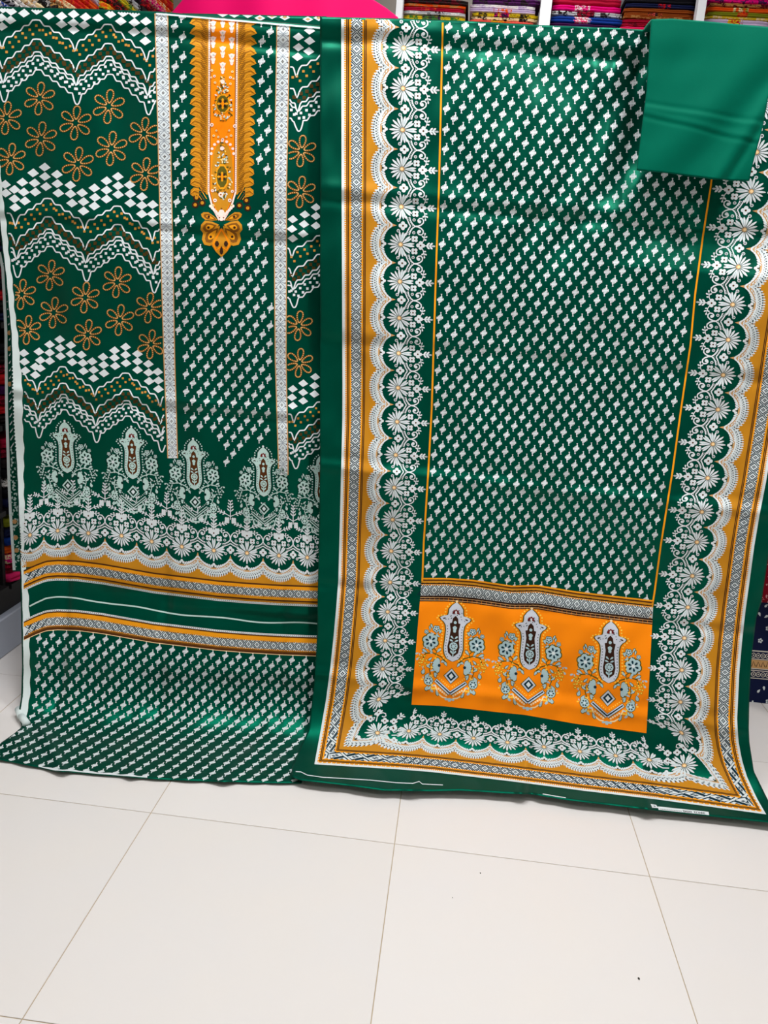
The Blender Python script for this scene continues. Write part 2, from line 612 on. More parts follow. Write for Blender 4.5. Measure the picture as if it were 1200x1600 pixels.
# ---- side panels: zigzags
def zig(pts, n):
    """stepped line through alternating peaks and valleys: flat treads, slanted risers, flat top at each peak"""
    out = []
    for i in range(len(pts) - 1):
        (x0, y0), (x1, y1) = pts[i], pts[i + 1]
        m = n * 8
        for k in range(m if i < len(pts) - 2 else m + 1):
            t = k / m
            u = t if y1 > y0 else 1 - t          # distance from the peak end
            fr = u * n - math.floor(u * n)
            st = (math.floor(u * n) + min(1, max(0, (fr - 0.42) / 0.40))) / n
            st = 0.9 * st + 0.1 * u
            out.append((x0 + (x1 - x0) * t, y0 + (y1 - y0) * (st if y1 > y0 else 1 - st)))
    return out


LEFT = lambda x, y: (x > sh_pl(y) + 2) and x < np.interp(y, [0, 30, 300, 560, 720], [239, 241, 248, 254, 260])
RIGHT = lambda x, y: x > np.interp(y, [0, 40, 340, 560, 735], [455, 454, 449, 449, 451])


def keep(p, side):
    return [q for q in p if side(q[0], q[1])]


def zigset(peaks, sc, side, tagname, d0=1.0):
    offs = [(0, 0), (30, 34), (50, 55), (56, 62), (78, 84)]
    lines = []
    for li, (op, ov) in enumerate(offs):
        pts = []
        for (x, y, kind) in peaks:
            dx = li * 0.9 * sc
            pts.append((x + dx, y + (op if kind == 'p' else ov) * sc))
        base = zig(pts, 4 if li < 2 else 5)
        lines.append(base)
        z = []
        for (x, y) in base:
            for (px_, py_, kind) in peaks:
                xx = px_ + li * 0.9 * sc
                if kind == 'v' and li < 3 and abs(x - xx) < 4 * sc:
                    y += (10, 8, 9)[li] * sc * (1 - abs(x - xx) / (4 * sc))
                if kind == 'v' and li == 4 and abs(x - xx) < 7 * sc:
                    y += 9 * sc * (1 - (abs(x - xx) / (7 * sc)) ** 4)
            z.append((x, y))
        z = keep(z, side)
        if len(z) > 2:
            pr = P_shirt()
            pr.stroke(z, 2.15 * sc ** 0.5, 'white', 1)
            pr.build('zigzag_line', shirt)
    # gold squares under the first line, brown squares between second and third, white between fourth and fifth
    pr = P_shirt()

    def sq(x, y, r, ink):
        if side(x - r, y) and side(x + r, y):
            pr.fan([(x - r, y - r), (x + r, y - r), (x + r, y + r), (x - r, y + r)], ink, 1)

    def along(line, step):
        L = np.array(line)
        s = np.concatenate([[0], np.cumsum(np.hypot(*np.diff(L, axis=0).T))])
        return [(np.interp(t, s, L[:, 0]), np.interp(t, s, L[:, 1])) for t in np.arange(step / 2, s[-1], step)]
    for k, (x, y) in enumerate(along(lines[0], 13.5 * sc)):
        sq(x, y + 9 * sc, 1.9 * sc, 'gold')
        sq(x + 5 * sc, y + 16 * sc, 1.9 * sc, 'gold')
    for k, (x, y) in enumerate(along(lines[1], 10.6 * sc)):
        sq(x, y + 7 * sc, 2.7 * sc, 'umber')
        sq(x + 5 * sc, y + 13.5 * sc, 2.7 * sc, 'umber')
    for k, (x, y) in enumerate(along(lines[3], 10.4 * sc)):
        sq(x, y + 7 * sc, 2.0 * sc, 'white')
        sq(x + 4.5 * sc, y + 14 * sc, 2.0 * sc, 'white')
    pr.build('zigzag_squares', shirt, 'small gold, brown and white printed squares', kind='stuff')


zigset([(-48, 26, 'p'), (3, 66, 'v'), (56, 31, 'p'), (117, 70, 'v'), (168, 38, 'p'), (229, 86, 'v'), (262, 60, 'p')], 1.0, LEFT, 'a')
zigset([(-30, 300, 'p'), (24, 344, 'v'), (74, 310, 'p'), (132, 350, 'v'), (183, 322, 'p'), (238, 368, 'v'), (270, 340, 'p')], 0.96, LEFT, 'b')
zigset([(10, 565, 'p'), (58, 604, 'v'), (97, 573, 'p'), (148, 611, 'v'), (196, 583, 'p'), (250, 626, 'v'), (285, 600, 'p')], 0.86, LEFT, 'c')
zigset([(425, 88, 'p'), (463, 110, 'v'), (520, 78, 'p')], 1.02, RIGHT, 'd')
zigset([(420, 372, 'p'), (456, 393, 'v'), (515, 360, 'p')], 0.94, RIGHT, 'e')
zigset([(425, 632, 'p'), (459, 652, 'v'), (515, 620, 'p')], 0.86, RIGHT, 'f')

# ---- side panels: beaded six-petal flowers
FL = [(62, 154, 25), (170, 166.5, 26), (118, 192, 26), (64, 217, 26), (174, 232, 26), (121.5, 256.5, 26), (225, 209, 25), (227, 272, 25), (10, 184.5, 25), (17, 248.6, 24),
      (79, 430, 23), (183, 441, 23.5), (133, 465, 23.5), (84, 488.5, 23.5), (187, 500, 23.5), (137, 523, 23), (233, 481, 23), (236, 538, 22), (34, 460, 23), (43, 515.5, 22),
      (471, 236, 24), (470, 300, 24), (467, 509, 22.5), (468, 567, 22)]
for (fx, fy, R) in FL:
    pr = P_shirt()
    side = LEFT if fx < 300 else RIGHT
    for k in range(6):
        a = math.pi / 2 + k * math.pi / 3 + 0.12
        cxp, cyp = fx + R * 0.62 * math.cos(a) * 0.95, fy + R * 0.62 * math.sin(a)
        ring = []
        for j in range(18):
            t = 2 * math.pi * j / 18
            u = R * 0.40 * math.cos(t)
            w = R * 0.195 * math.sin(t) * (1.0 + 0.35 * math.cos(t))
            ring.append((cxp + u * math.cos(a) - w * math.sin(a), cyp + u * math.sin(a) + w * math.cos(a)))
        if not all(side(x - 0.5, y) for x, y in ring):
            ring2 = [q for q in ring if side(q[0], q[1])]
            if len(ring2) < 5:
                continue
            pr.stroke(ring2, 3.0, 'rust', 1)
            ring = ring2
        else:
            pr.stroke(ring, 2.7, 'rust', 1, closed=True)
        for (x, y) in ring:
            pr.fan(circle(x, y, .95, 5), 'sand', 2)
    pr.build('flower_motif', shirt)

# ---- side panels: lozenge bands
D1 = [(310, 1160), (230, 1200), (312, 1225), (395, 1210), (155, 1265), (240, 1270), (320, 1295), (398, 1275), (488, 1285), (35, 1280), (100, 1315), (165, 1333), (245, 1333), (405, 1340), (490, 1345), (570, 1338), (655, 1305), (740, 1255), (818, 1225), (40, 1340), (100, 1380), (173, 1395), (500, 1410), (580, 1400), (660, 1370), (740, 1320), (820, 1290), (900, 1283), (105, 1440), (580, 1465), (655, 1430), (740, 1382), (820, 1350), (905, 1345), (985, 1365), (905, 1410), (985, 1425), (1060, 1420), (985, 1485), (1060, 1485), (1060, 1545)]
D2 = [(415, 845), (345, 880), (418, 905), (492, 885), (165, 940), (270, 930), (345, 937), (420, 962), (492, 945), (565, 952), (170, 1000), (345, 995), (502, 1003), (575, 1008), (640, 998), (715, 967), (795, 922), (872, 897), (175, 1062), (580, 1065), (650, 1057), (720, 1022), (795, 972), (872, 952), (955, 945), (650, 1115), (722, 1080), (800, 1030), (875, 1010), (955, 998), (1030, 1015), (955, 1057), (1032, 1075), (1095, 1070), (1035, 1135), (1100, 1130), (1100, 1190), (245, 1035), (280, 990), (245, 1092), (280, 1045)]
D0 = [(70, 70), (150, 82), (230, 65), (305, 97), (385, 100), (460, 88), (535, 105), (612, 112), (690, 88), (770, 80), (840, 85), (65, 125), (385, 150), (458, 142), (525, 155), (460, 188), (755, 132), (840, 140), (912, 133), (840, 200), (912, 195), (20, 55), (8, 110), (12, 165)]
D0 = [(x / 4, y / 4) for x, y in D0] + [(227, 64), (209, 50)]
DR = [(945, 230), (1015, 190), (1015, 255), (945, 295), (1010, 320), (940, 355), (1055, 1295), (985, 1340), (1055, 1350), (910, 1370), (980, 1400), (1055, 1410), (905, 1430), (975, 1460), (910, 1490)]
DR2 = [(1050, 915), (975, 955), (1045, 970), (910, 990), (975, 1012), (1045, 1022), (905, 1043), (975, 1065), (910, 1095)]
BANDS = [(D0, 1.0), ([(x / 4.444, y / 4.444) for x, y in D1], 1.0), ([(x / 4.444, 340 + y / 4.444) for x, y in D2], 0.92),
         ([(230 + x / 4, y / 4) for x, y in DR[:6]], 0.95), ([(230 + x / 4, y / 4) for x, y in DR[6:]], 0.9), ([(230 + x / 4, 360 + y / 4) for x, y in DR2], 0.85)]
for pts, sc in BANDS:
    for (x, y) in pts:
        if not ((x > 300 and RIGHT(x - 4, y)) or (x < 300 and LEFT(x, y) and LEFT(x + 4, y))):
            continue
        pr = P_shirt()
        a, b = 9.2 * sc, 6.9 * sc
        pr.fan([(x - a, y), (x + 0.5, y - b), (x + a, y + 1), (x - 0.5, y + b)], 'white', 1)
        pr.build('lozenge_motif', shirt)

# ---- two white woven-look strips beside the centre panel


def chain_strip(pr, cl, hw, y0, y1, n, edge='tan', ink='slate', lw=1.0):
    """white strip down the cloth with linked lozenges; cl(y), hw(y)"""
    ys = np.linspace(y0, y1, n * 6 + 1)
    pr.strip([(cl(y) - hw(y), y) for y in ys], [(cl(y) + hw(y), y) for y in ys], 'white', 1)
    for sgn in (-1, 1):
        pr.strip([(cl(y) + sgn * (hw(y) - 0.2), y) for y in ys], [(cl(y) + sgn * (hw(y) + 1.5), y) for y in ys], edge, 1)
        for y in np.arange(y0 + 2, y1, 8.4):
            pr.fan(circle(cl(y) + sgn * (hw(y) - 1.2), y, 1.1, 5), 'brown', 3)
    for k in range(n):
        a, b = y0 + (y1 - y0) * k / n, y0 + (y1 - y0) * (k + 1) / n
        m, h = (a + b) / 2, (b - a) / 2
        c, w = cl(m), hw(m) * 0.82
        pr.stroke([(c, m - h * .86), (c + w, m), (c, m + h * .86), (c - w, m)], lw, ink, 2, closed=True)
        pr.stroke([(c - w, a - h * .35), (c, a + 0.02 * h - h * .0 + h * .02), (c - w, a + h * .35)], lw * .8, ink, 2)
        pr.stroke([(c + w, a - h * .35), (c, a), (c + w, a + h * .35)], lw * .8, ink, 2)
        r = 0.12 * w + .4
        for (dx, dy) in ((1, 0), (-1, 0), (0, 1), (0, -1)):
            pr.fan(circle(c + dx * r, m + dy * r * h / w, r * .75, 4), 'choco', 3)


for (c0, c1, c2, c3, yy0, yy1) in ((252, 258.5, 264.5, 270, 21, 716), (443, 438, 438.5, 442.5, 37, 742)):
    pr = P_shirt()
    cl = tab([(20, c0), (300, c1), (560, c2), (720, c3)])
    hw = tab([(20, 9.2), (400, 8.6), (720, 6.8)])
    chain_strip(pr, cl, hw, yy0, yy1, 42, lw=1.1)
    pr.build('side_stripe', shirt, 'white geometric stripe with tan edges')

# ---- neckline
pr = P_shirt()
ncl = tab([(30, 349), (300, 347), (345, 346)])
ys = np.linspace(30, 304, 60)
for sgn in (-1, 1):
    pr.strip([(ncl(y) + sgn * 21, y) for y in ys], [(ncl(y) + sgn * np.interp(y, [30, 285, 304], [44, 42, 24]), y) for y in ys], 'mustard', 0)
    for k in range(18):
        y = 33 + k * 15.7
        c = ncl(y)
        w = 53 - 0.012 * y
        pr.fan([(c + sgn * 36, y - 6), (c + sgn * 44, y - 7), (c + sgn * 49, y - 3), (c + sgn * w, y + 3.5), (c + sgn * 47, y + 6), (c + sgn * 36, y + 9)], 'mustard', 1)
        pr.stroke([(c + sgn * 24, y + 11), (c + sgn * 32, y - 2), (c + sgn * 42, y - 5), (c + sgn * w, y + 3.4)], 1.1, 'amber', 2)
        pr.stroke([(c + sgn * 28, y + 12), (c + sgn * 35, y + 2), (c + sgn * 43, y - 1), (c + sgn * 49, y + 3)], 0.9, 'rust', 3)
        pr.stroke([(c + sgn * 32, y + 12), (c + sgn * 37, y + 5), (c + sgn * 44, y + 3)], 0.9, 'amber', 3)
    for k in range(88):
        y = 33 + k * 3.08
        c = ncl(y)
        pr.stroke([(c + sgn * 25, y), (c + sgn * 30, y - 2.2), (c + sgn * 34, y)], 0.9, 'rust', 3)
pr.build('neckline_fringe', shirt, 'mustard leaf-toothed neckline border', kind='stuff')

pr = P_shirt()
ys = list(np.linspace(27, 305, 50)) + list(np.linspace(308, 344, 12))
hwn = tab([(27, 20.5), (300, 20), (318, 15), (332, 9), (345, 1.5)])
pr.strip([(ncl(y) - hwn(y), y) for y in ys], [(ncl(y) + hwn(y), y) for y in ys], 'orange', 1)
ys2 = np.linspace(222, 342, 40)
hw2 = tab([(222, 2), (228, 9), (240, 14), (262, 16.5), (300, 16.5), (318, 12), (342, 1)])
pr.strip([(ncl(y) - hw2(y), y) for y in ys2], [(ncl(y) + hw2(y), y) for y in ys2], 'mustard', 2)
for sgn in (-1, 1):
    edge = [(ncl(y) + sgn * (hwn(y) + 1.2), y) for y in ys]
    pr.stroke(edge, 2.6, 'pinkw', 2)
    pr.stroke([(x - sgn * 2.2, y) for x, y in edge], 0.8, 'choco', 3)
    L = np.array(edge)
    for y in np.arange(30, 300, 3.4):
        pr.fan(circle(ncl(y) + sgn * (hwn(y) + 1.2), y, 0.8, 4), 'brown', 3)
pr.build('neckline_panel', shirt, 'bright orange neckline strip')

pr = P_shirt()


def totem(x, y, s=1.0):
    pr.fan(circle(x, y - 5 * s, 4.2 * s, 8), 'pinkw', 3)
    pr.fan([(x - 5.2 * s, y - 8 * s), (x, y - 6 * s), (x + 5.2 * s, y - 8 * s), (x + 3 * s, y - 2 * s), (x - 3 * s, y - 2 * s)], 'pinkw', 3)
    pr.fan(circle(x, y + 2 * s, 3.8 * s, 8), 'pinkw', 3)
    pr.fan(circle(x, y + 6.5 * s, 2.6 * s, 6, 3.4 * s), 'pinkw', 3)
    pr.fan(circle(x, y - 5 * s, 1.2 * s, 6), 'grey', 4)
    pr.fan(circle(x - 1.6 * s, y, .8 * s, 4), 'rust', 4)
    pr.fan(circle(x + 1.6 * s, y, .8 * s, 4), 'rust', 4)
    pr.fan(circle(x, y + 5.5 * s, .8 * s, 4), 'grey', 4)


for (x, y) in [(333, 41), (362, 42), (333, 65.5), (362, 67), (333, 90.5), (362, 92.5), (348, 34), (348, 56), (348, 81), (348, 106)]:
    totem(x, y)
pr.build('neckline_totems', shirt, 'small pale motifs on the neckline', kind='stuff')

pr = P_shirt()


def jewel(cx, y0, y1, w, seed):
    r = random.Random(seed)
    cy, h = (y0 + y1) / 2, (y1 - y0) / 2
    # leafy drop: ring of olive and pale leaves around a dark rosette
    for k in range(110):
        t = r.random()
        ww = w * np.interp(t, [0, .25, .62, .85, 1], [.12, .45, .95, .75, .1])
        x, y = cx + r.uniform(-1, 1) * ww, y0 + 2 * h * t
        pr.fan(petal(x, y, r.uniform(0, 6.28), -2.0, 2.4, 2.2), ['olive', 'olive', 'choco', 'mint', 'cream', 'amber', 'rust'][k % 7], 3 + k % 2)
    pr.fan(circle(cx, cy + h * .2, w * .62, 10, h * .46), 'amber', 4)
    pr.fan(circle(cx, cy + h * .2, w * .5, 10, h * .38), 'olive', 5)
    for k in range(8):
        a = 2 * math.pi * k / 8
        pr.fan(petal(cx, cy + h * .2, a, w * .1, w * .46, w * .2), 'choco' if k % 2 else 'amber', 6)
    pr.fan(circle(cx, cy + h * .2, w * .14, 6, h * .12), 'orange', 7)
    for k in range(20):
        a = 2 * math.pi * (k + .5) / 20
        rx, ry = w * (0.78 + .12 * (k % 2)), h * (0.62 + .1 * (k % 2))
        x, y = cx + rx * math.cos(a) * (0.55 + .45 * (math.sin(a) * .5 + .5)), cy + h * .15 + ry * math.sin(a)
        pr.fan(petal(x, y, a + r.uniform(-.6, .6), -2.2, 2.6, 2.4), ['mint', 'cream', 'olive', 'white'][k % 4], 5)
    for k in range(6):
        pr.fan(circle(cx + r.uniform(-.3, .3) * w, y0 + h * .25 + k * h * .09, 1.3, 5), ['cream', 'bead', 'mint'][k % 3], 5)
    pr.fan(circle(cx, y0 + h * .22, 3.4, 8), 'pinkw', 6)


jewel(348, 120, 190, 19, 3)
jewel(347, 222, 312, 17, 5)
for k in range(9):
    a = math.pi + math.pi * k / 8
    pr.fan(circle(347.5 + 17.5 * math.cos(a), 240 + 20 * math.sin(a), 2.4, 6), 'pinkw', 4)
for (x, y, s) in [(331, 110, 2), (335, 119, 2.2), (330, 121, 1.6), (363, 112, 2), (360, 121, 2.2), (365, 123, 1.6), (336, 129, 2), (360, 131, 2), (331, 195, 3), (367, 197, 3), (334, 212, 2), (341, 214, 1.8), (354, 214, 1.8), (361, 212, 2), (338, 204, 1.6), (358, 204, 1.6), (348, 218, 2.4), (332, 298, 2.4), (363, 299, 2.4), (336, 313, 3), (359, 313, 3), (345, 304, 4), (333, 321, 2), (362, 321, 2)]:
    pr.fan(circle(x, y, s, 7), 'pinkw' if s > 2 else 'cream', 5)
    pr.fan(circle(x, y, s * .4, 5), 'rust', 6)
pr.fan([(337, 196), (345, 205), (348, 192), (351, 205), (359, 196), (352, 216), (344, 216)], 'orange', 4)
for k in range(7):
    t = k / 6
    pr.fan(circle(329 + 17 * t, 322 + 18 * t, 2.6, 6), 'pinkw', 5)
    pr.fan(circle(364 - 17 * t, 322 + 18 * t, 2.6, 6), 'pinkw', 5)
pr.fan(circle(346, 333, 5, 8, 6), 'pinkw', 6)
pr.fan(circle(346, 342, 3.4, 6), 'pinkw', 6)
pr.fan(circle(346, 326, 1.6, 5), 'rust', 7)
pr.fan(circle(343, 340, 1.2, 5), 'rust', 7)
pr.fan(circle(349, 340, 1.2, 5), 'rust', 7)
pr.build('neckline_jewels', shirt, 'leafy drop-shaped motifs on the neckline', kind='stuff')

pr = P_shirt()
LC = (346, 352)
for sgn in (-1, 1):
    for (ang, r1, w) in ((200, 34, 13), (165, 34, 24), (130, 42, 26)):
        a = math.radians(ang if sgn < 0 else 180 - ang)
        if ang == 200:
            base = petal(LC[0] - 0, LC[1] - 6, a if sgn < 0 else math.radians(-20), 6, r1, w)
        else:
            base = petal(LC[0], LC[1] - 2, a, 4, r1, w)
        pr.fan(base, 'mustard', 1)
        aa = a if ang != 200 else (a if sgn < 0 else math.radians(-20))
        yy = LC[1] - (6 if ang == 200 else 2)
        pr.fan(petal(LC[0], yy, aa, 8, r1 * .88, w * .66), 'rust', 2)
        pr.fan(petal(LC[0], yy, aa, 12, r1 * .75, w * .36), 'amber', 3)
        pr.fan(circle(LC[0] + r1 * .62 * math.cos(aa), yy + r1 * .62 * math.sin(aa), 2.2, 6), 'choco', 4)
pr.fan([(346, 356), (357, 368), (362, 382), (355, 393), (346, 402), (337, 393), (330, 382), (335, 368)], 'mustard', 4)
for sgn in (-1, 1):
    pr.stroke([(346, 358), (346 + sgn * 7, 370), (346 + sgn * 13, 381), (346 + sgn * 8, 391), (346 + sgn * 2, 386)], 2.4, 'orange', 5)
    pr.fan(circle(346 + sgn * 7, 381, 3.4, 6, 5), 'choco', 5)
pr.fan(petal(346, 384, math.pi / 2, 0, 14, 6), 'choco', 5)
for (x, y) in ((307, 309), (316, 317), (305, 320), (385, 313), (374, 321), (387, 325)):
    pr.fan(circle(x, y, 5.5, 8), 'choco', 1)
    pr.fan(circle(x, y, 2.8, 7), 'mustard', 2)
pr.build('neckline_lotus', shirt, 'brown lotus ornament under the neckline', kind='stuff')

# ---- centre panel sprigs
pr = P_shirt()


def neck_free(x, y):
    if y < 310:
        return abs(x - ncl(y)) > 58
    if y < 405:
        return abs(x - 346) > np.interp(y, [310, 330, 380, 405], [54, 47, 40, 10])
    return True


pl = tab([(20, 262), (300, 269), (560, 275), (720, 279)])
pr_r = tab([(20, 432), (300, 427), (560, 428), (735, 434)])
PAIS = [((100.6, 656), (108, 793)), ((205, 665), (209, 803)), ((301.5, 684), (306, 818)), ((411, 696), (413, 828)), ((503, 708), (504, 840))]


def pais_free(x, y):
    for (a, b) in PAIS:
        if abs(x - a[0]) < 52 and y > a[1] - 6 + max(0, abs(x - a[0]) - 24) * 1.6:
            return False
    return y < 742


yv = 14.0
rowk = 0
while yv < 770:
    t = np.clip((yv - 30) / 700, 0, 1)
    dx = 25.0 * (1 - t) + 20.6 * t
    sc = 1.03 * (1 - t) + 0.86 * t
    for i in range(-12, 13):
        x = np.interp(yv, [20, 720], [342, 352]) + dx * (i + 0.5 * (rowk % 2)) - 0.02 * (yv - 300)
        y = yv + 0.055 * (x - 350)
        if x - 5 < pl(y) or x + 5 > pr_r(y):
            continue
        if not neck_free(x, y) or not pais_free(x, y):
            continue
        sprig(pr, x, y, sc, sc * .97)
    yv += 15.8 * (1 - t) + 13.0 * t
    rowk += 1
pr.build('sprig_print', shirt, 'rows of small white sprigs on the centre panel', kind='stuff')


# ---- paisley motif shared by shirt and shawl
def paisley(pr, tip, bot, pal, slope=0.06, wide=1.0):
    H = math.hypot(bot[0] - tip[0], bot[1] - tip[1])

    def M(x, y):
        cx, cy = tip[0] + (bot[0] - tip[0]) * y, tip[1] + (bot[1] - tip[1]) * y
        return (cx + x * H * wide, cy + x * H * wide * slope)

    def Q(pts):
        return [M(x, y) for x, y in pts]

    def strip(prof, ink, layer, g=0.0):
        pr.strip([M(-w - g, y) for y, w in prof], [M(w + g, y) for y, w in prof], ink, layer)
    body = [(.02, .003), (.05, .04), (.09, .068), (.13, .07), (.152, .076), (.163, .125), (.18, .15), (.2, .14), (.22, .112), (.25, .092), (.3, .084), (.4, .088), (.48, .093), (.54, .08), (.58, .055), (.605, .004)]
    strip([(y * 1.0, w) for y, w in body], pal['line'], 2, 0.012)
    strip(body, pal['body'], 3)
    strip([(.155, .002), (.18, .025), (.225, .032), (.23, .052), (.245, .05), (.3, .04), (.4, .05), (.46, .06), (.52, .05), (.56, .004)], pal['dark'], 4)
    # beads round the drop
    for sgn in (-1, 1):
        poly = [(sgn * (w + .034), y) for y, w in body]
        L = np.array(poly)
        s = np.concatenate([[0], np.cumsum(np.hypot(*np.diff(L, axis=0).T))])
        for t in np.arange(0.01, s[-1], 0.030):
            x, y = np.interp(t, s, L[:, 0]), np.interp(t, s, L[:, 1])
            pr.fan(Q(circle(x, y, .0095, 5)), pal['bead'], 3)
        L2 = np.array([(sgn * (w - .015), y) for y, w in body[9:15]])
        s = np.concatenate([[0], np.cumsum(np.hypot(*np.diff(L2, axis=0).T))])
        for t in np.arange(0.01, s[-1], 0.028):
            pr.fan(Q(circle(np.interp(t, s, L2[:, 0]), np.interp(t, s, L2[:, 1]), .006, 4)), 'navy', 4)
        pr.fan(Q(petal(sgn * .105, .185, 0.3 if sgn > 0 else math.pi - .3, -.015, .02, .014)), 'choco', 4)
    pr.fan(Q(circle(0, .012, .014, 6)), pal['bead2'], 4)
    # tip flame, flowers in the dark core
    for k in range(5):
        pr.fan(Q(petal(0, .125, math.pi * (1.0 + k / 4), 0, .036, .022)), pal['flame'], 4)
    pr.fan(Q(circle(0, .12, .010, 6, .016)), 'white', 5)
    for (y, r) in ((.22, .016), (.275, .022), (.305, .016)):
        for k in range(5):
            pr.fan(Q(petal(0, y, 2 * math.pi * k / 5 - 1.57, 0, r, r)), pal['flower'], 5)
    for sgn in (-1, 1):
        for (y, a) in ((.385, .7), (.41, .4), (.535, .9)):
            pr.fan(Q(petal(0, y, -a if sgn > 0 else math.pi + a, .005, .046, .018)), pal['flower'], 5)
    pr.fan(Q(circle(0, .455, .041, 12)), pal['flower'], 5)
    for k in range(7):
        pr.fan(Q(circle(.022 * math.cos(k * .9), .455 + .022 * math.sin(k * .9), .007, 5)), pal['dark'], 6)
    pr.stroke(Q([(0, .49), (0, .56)]), H * .01, pal['flower'], 5)

    def bloom(x, y, r, n=6):
        for k in range(n):
            pr.fan(Q(petal(x, y, 2 * math.pi * k / n + .3, 0, r * 1.14, r * 1.1)), pal['line'], 2)
        for k in range(n):
            pr.fan(Q(petal(x, y, 2 * math.pi * k / n + .3, 0, r, r * .85)), pal['flower'], 3)
        for k in range(n):
            pr.fan(Q(petal(x, y, 2 * math.pi * k / n + .3, r * .2, r * .7, r * .28)), pal['shade'], 4)
        pr.fan(Q(circle(x, y, r * .24, 6)), 'white', 5)

    def disc(x, y, r):
        pr.fan(Q(circle(x, y, r * 1.14, 10)), pal['line'], 2)
        pr.fan(Q(circle(x, y, r, 10)), pal['flower'], 3)
        for k in range(6):
            pr.fan(Q(circle(x + r * .55 * math.cos(k * 1.05), y + r * .55 * math.sin(k * 1.05), r * .2, 5)), pal['shade'], 4)
        pr.fan(Q(circle(x, y, r * .22, 5)), 'white', 5)

    def leaf(x, y, a, l, w, ink=None):
        pr.fan(Q(petal(x, y, a, -.006, l + .006, w + .012)), pal['line'], 2)
        pr.fan(Q(petal(x, y, a, 0, l, w)), ink or pal['flower'], 3)
    for sgn in (-1, 1):
        A = lambda a: a if sgn > 0 else math.pi - a
        bloom(sgn * .228, .425, .078)
        bloom(sgn * .178, .300, .036, 5)
        bloom(sgn * .275, .335, .022, 5)
        leaf(sgn * .215, .30, A(-1.1), .05, .016)
        leaf(sgn * .24, .32, A(-1.4), .045, .014)
        leaf(sgn * .15, .345, A(-2.0), .045, .022)
        leaf(sgn * .14, .375, A(-.4), .045, .02)
        # carnation
        for k in range(7):
            a = A(-1.1 + k * .38)
            pr.fan(Q(petal(sgn * .115, .655, a, .01, .088, .046)), pal['line'], 2)
            pr.fan(Q(petal(sgn * .115, .655, a, .01, .080, .034)), pal['flower'], 3)
        pr.fan(Q(circle(sgn * .125, .655, .016, 6)), pal['shade'], 4)
        # stems, curls, berries
        pr.stroke(Q([(sgn * .05, .63), (sgn * .11, .57), (sgn * .2, .535), (sgn * .27, .55), (sgn * .29, .6)]), H * .011, pal['stem'], 2)
        pr.stroke(Q([(sgn * .17, .56), (sgn * .16, .52), (sgn * .19, .49)]), H * .010, pal['stem'], 2)
        pr.stroke(Q([(sgn * .21, .62), (sgn * .22, .70), (sgn * .2, .76)]), H * .009, pal['stem'], 2)
        for (dx, dy) in ((0, 0), (.03, .008), (-.03, .01), (.012, .035), (-.018, .04), (.04, .04), (.025, -.03), (-.01, -.03), (.045, -.012), (.03, .07), (-.005, .072), (-.04, .05)):
            pr.fan(Q(circle(sgn * (.285 + dx), .605 + dy, .0125, 6)), pal['line'], 2)
            pr.fan(Q(circle(sgn * (.285 + dx), .605 + dy, .0095, 6)), pal['berry'], 3)
        for (x, y, a, l, w) in ((.16, .53, -2.3, .06, .024), (.2, .535, -.9, .055, .024), (.25, .54, -.5, .06, .026), (.2, .58, .8, .05, .02), (.17, .6, 1.4, .05, .02), (.27, .70, 1.3, .055, .034), (.22, .74, 1.0, .06, .034), (.17, .73, 2.0, .05, .022), (.05, .655, -1.0, .045, .024), (.21, .69, -.6, .05, .02), (.13, .75, -.4, .045, .018), (.19, .86, 1.0, .05, .024), (.14, .90, 2.0, .06, .024), (.07, .62, -.3, .04, .02)):
            leaf(sgn * x, y, A(a), l, w)
        disc(sgn * .22, .815, .043)
        leaf(sgn * .225, .865, A(1.3), .05, .034)
        # chevron
        pr.stroke(Q([(sgn * .155, .80), (0, .925)]), H * .044, pal['line'], 3)
        pr.stroke(Q([(sgn * .150, .803), (0, .922)]), H * .034, pal['body'], 4)
        pr.stroke(Q([(sgn * .145, .806), (0, .919)]), H * .012, pal['shade'], 5)
        for k in range(7):
            t = k / 7
            pr.fan(Q(circle(sgn * .13 * (1 - t), .765 + .105 * t, .008, 4)), pal['bead'], 3)
        # pendant lace
        pr.stroke(Q([(sgn * .15, .85), (sgn * .12, .93), (sgn * .07, .965), (sgn * .03, .97)]), H * .014, pal['lace'], 2)
        for k in range(5):
            t = k / 5
            pr.fan(Q(circle(sgn * (.115 - .1 * t), .885 + .07 * t, .012, 5)), pal['lace'], 3)
        pr.fan(Q(petal(0, .975, A(.2), .0, .05, .022)), pal['flower'], 3)
    rr = random.Random(17)
    for k in range(46):
        a = rr.uniform(0, 1)
        y = .30 + .62 * a
        wmax = np.interp(y, [.3, .4, .55, .65, .8, .92], [.25, .31, .335, .33, .28, .2])
        wmin = np.interp(y, [.3, .55, .62, .7, .85, .92], [.12, .12, .06, .1, .18, .16])
        x = rr.uniform(wmin, wmax)
        an, ll = rr.uniform(0, 6.28), rr.uniform(.022, .04)
        for sgn in (-1, 1):
            pr.fan(Q(petal(sgn * x, y, an if sgn > 0 else math.pi - an, 0, ll, ll * .55)), pal['flower'] if k % 3 else pal['berry'], 2)
    for k in range(26):
        y = .10 + .115 * rr.random()
        x = rr.uniform(-.06, .06) if y < .15 else rr.uniform(-.1, .1)
        if y > .15 and abs(x) < .035:
            continue
        pr.fan(Q(circle(x, y, .0055, 4)), pal['shade'], 4)
    pr.fan(Q([(0, .668), (.078, .75), (0, .832), (-.078, .75)]), pal['line'], 3)
    pr.fan(Q([(0, .676), (.068, .75), (0, .824), (-.068, .75)]), pal['body'], 4)
    pr.fan(Q([(0, .700), (.048, .75), (0, .80), (-.048, .75)]), 'navy' if pal['id'] == 'o' else 'deep', 5)
    pr.fan(Q([(0, .722), (.024, .75), (0, .778), (-.024, .75)]), 'white', 6)
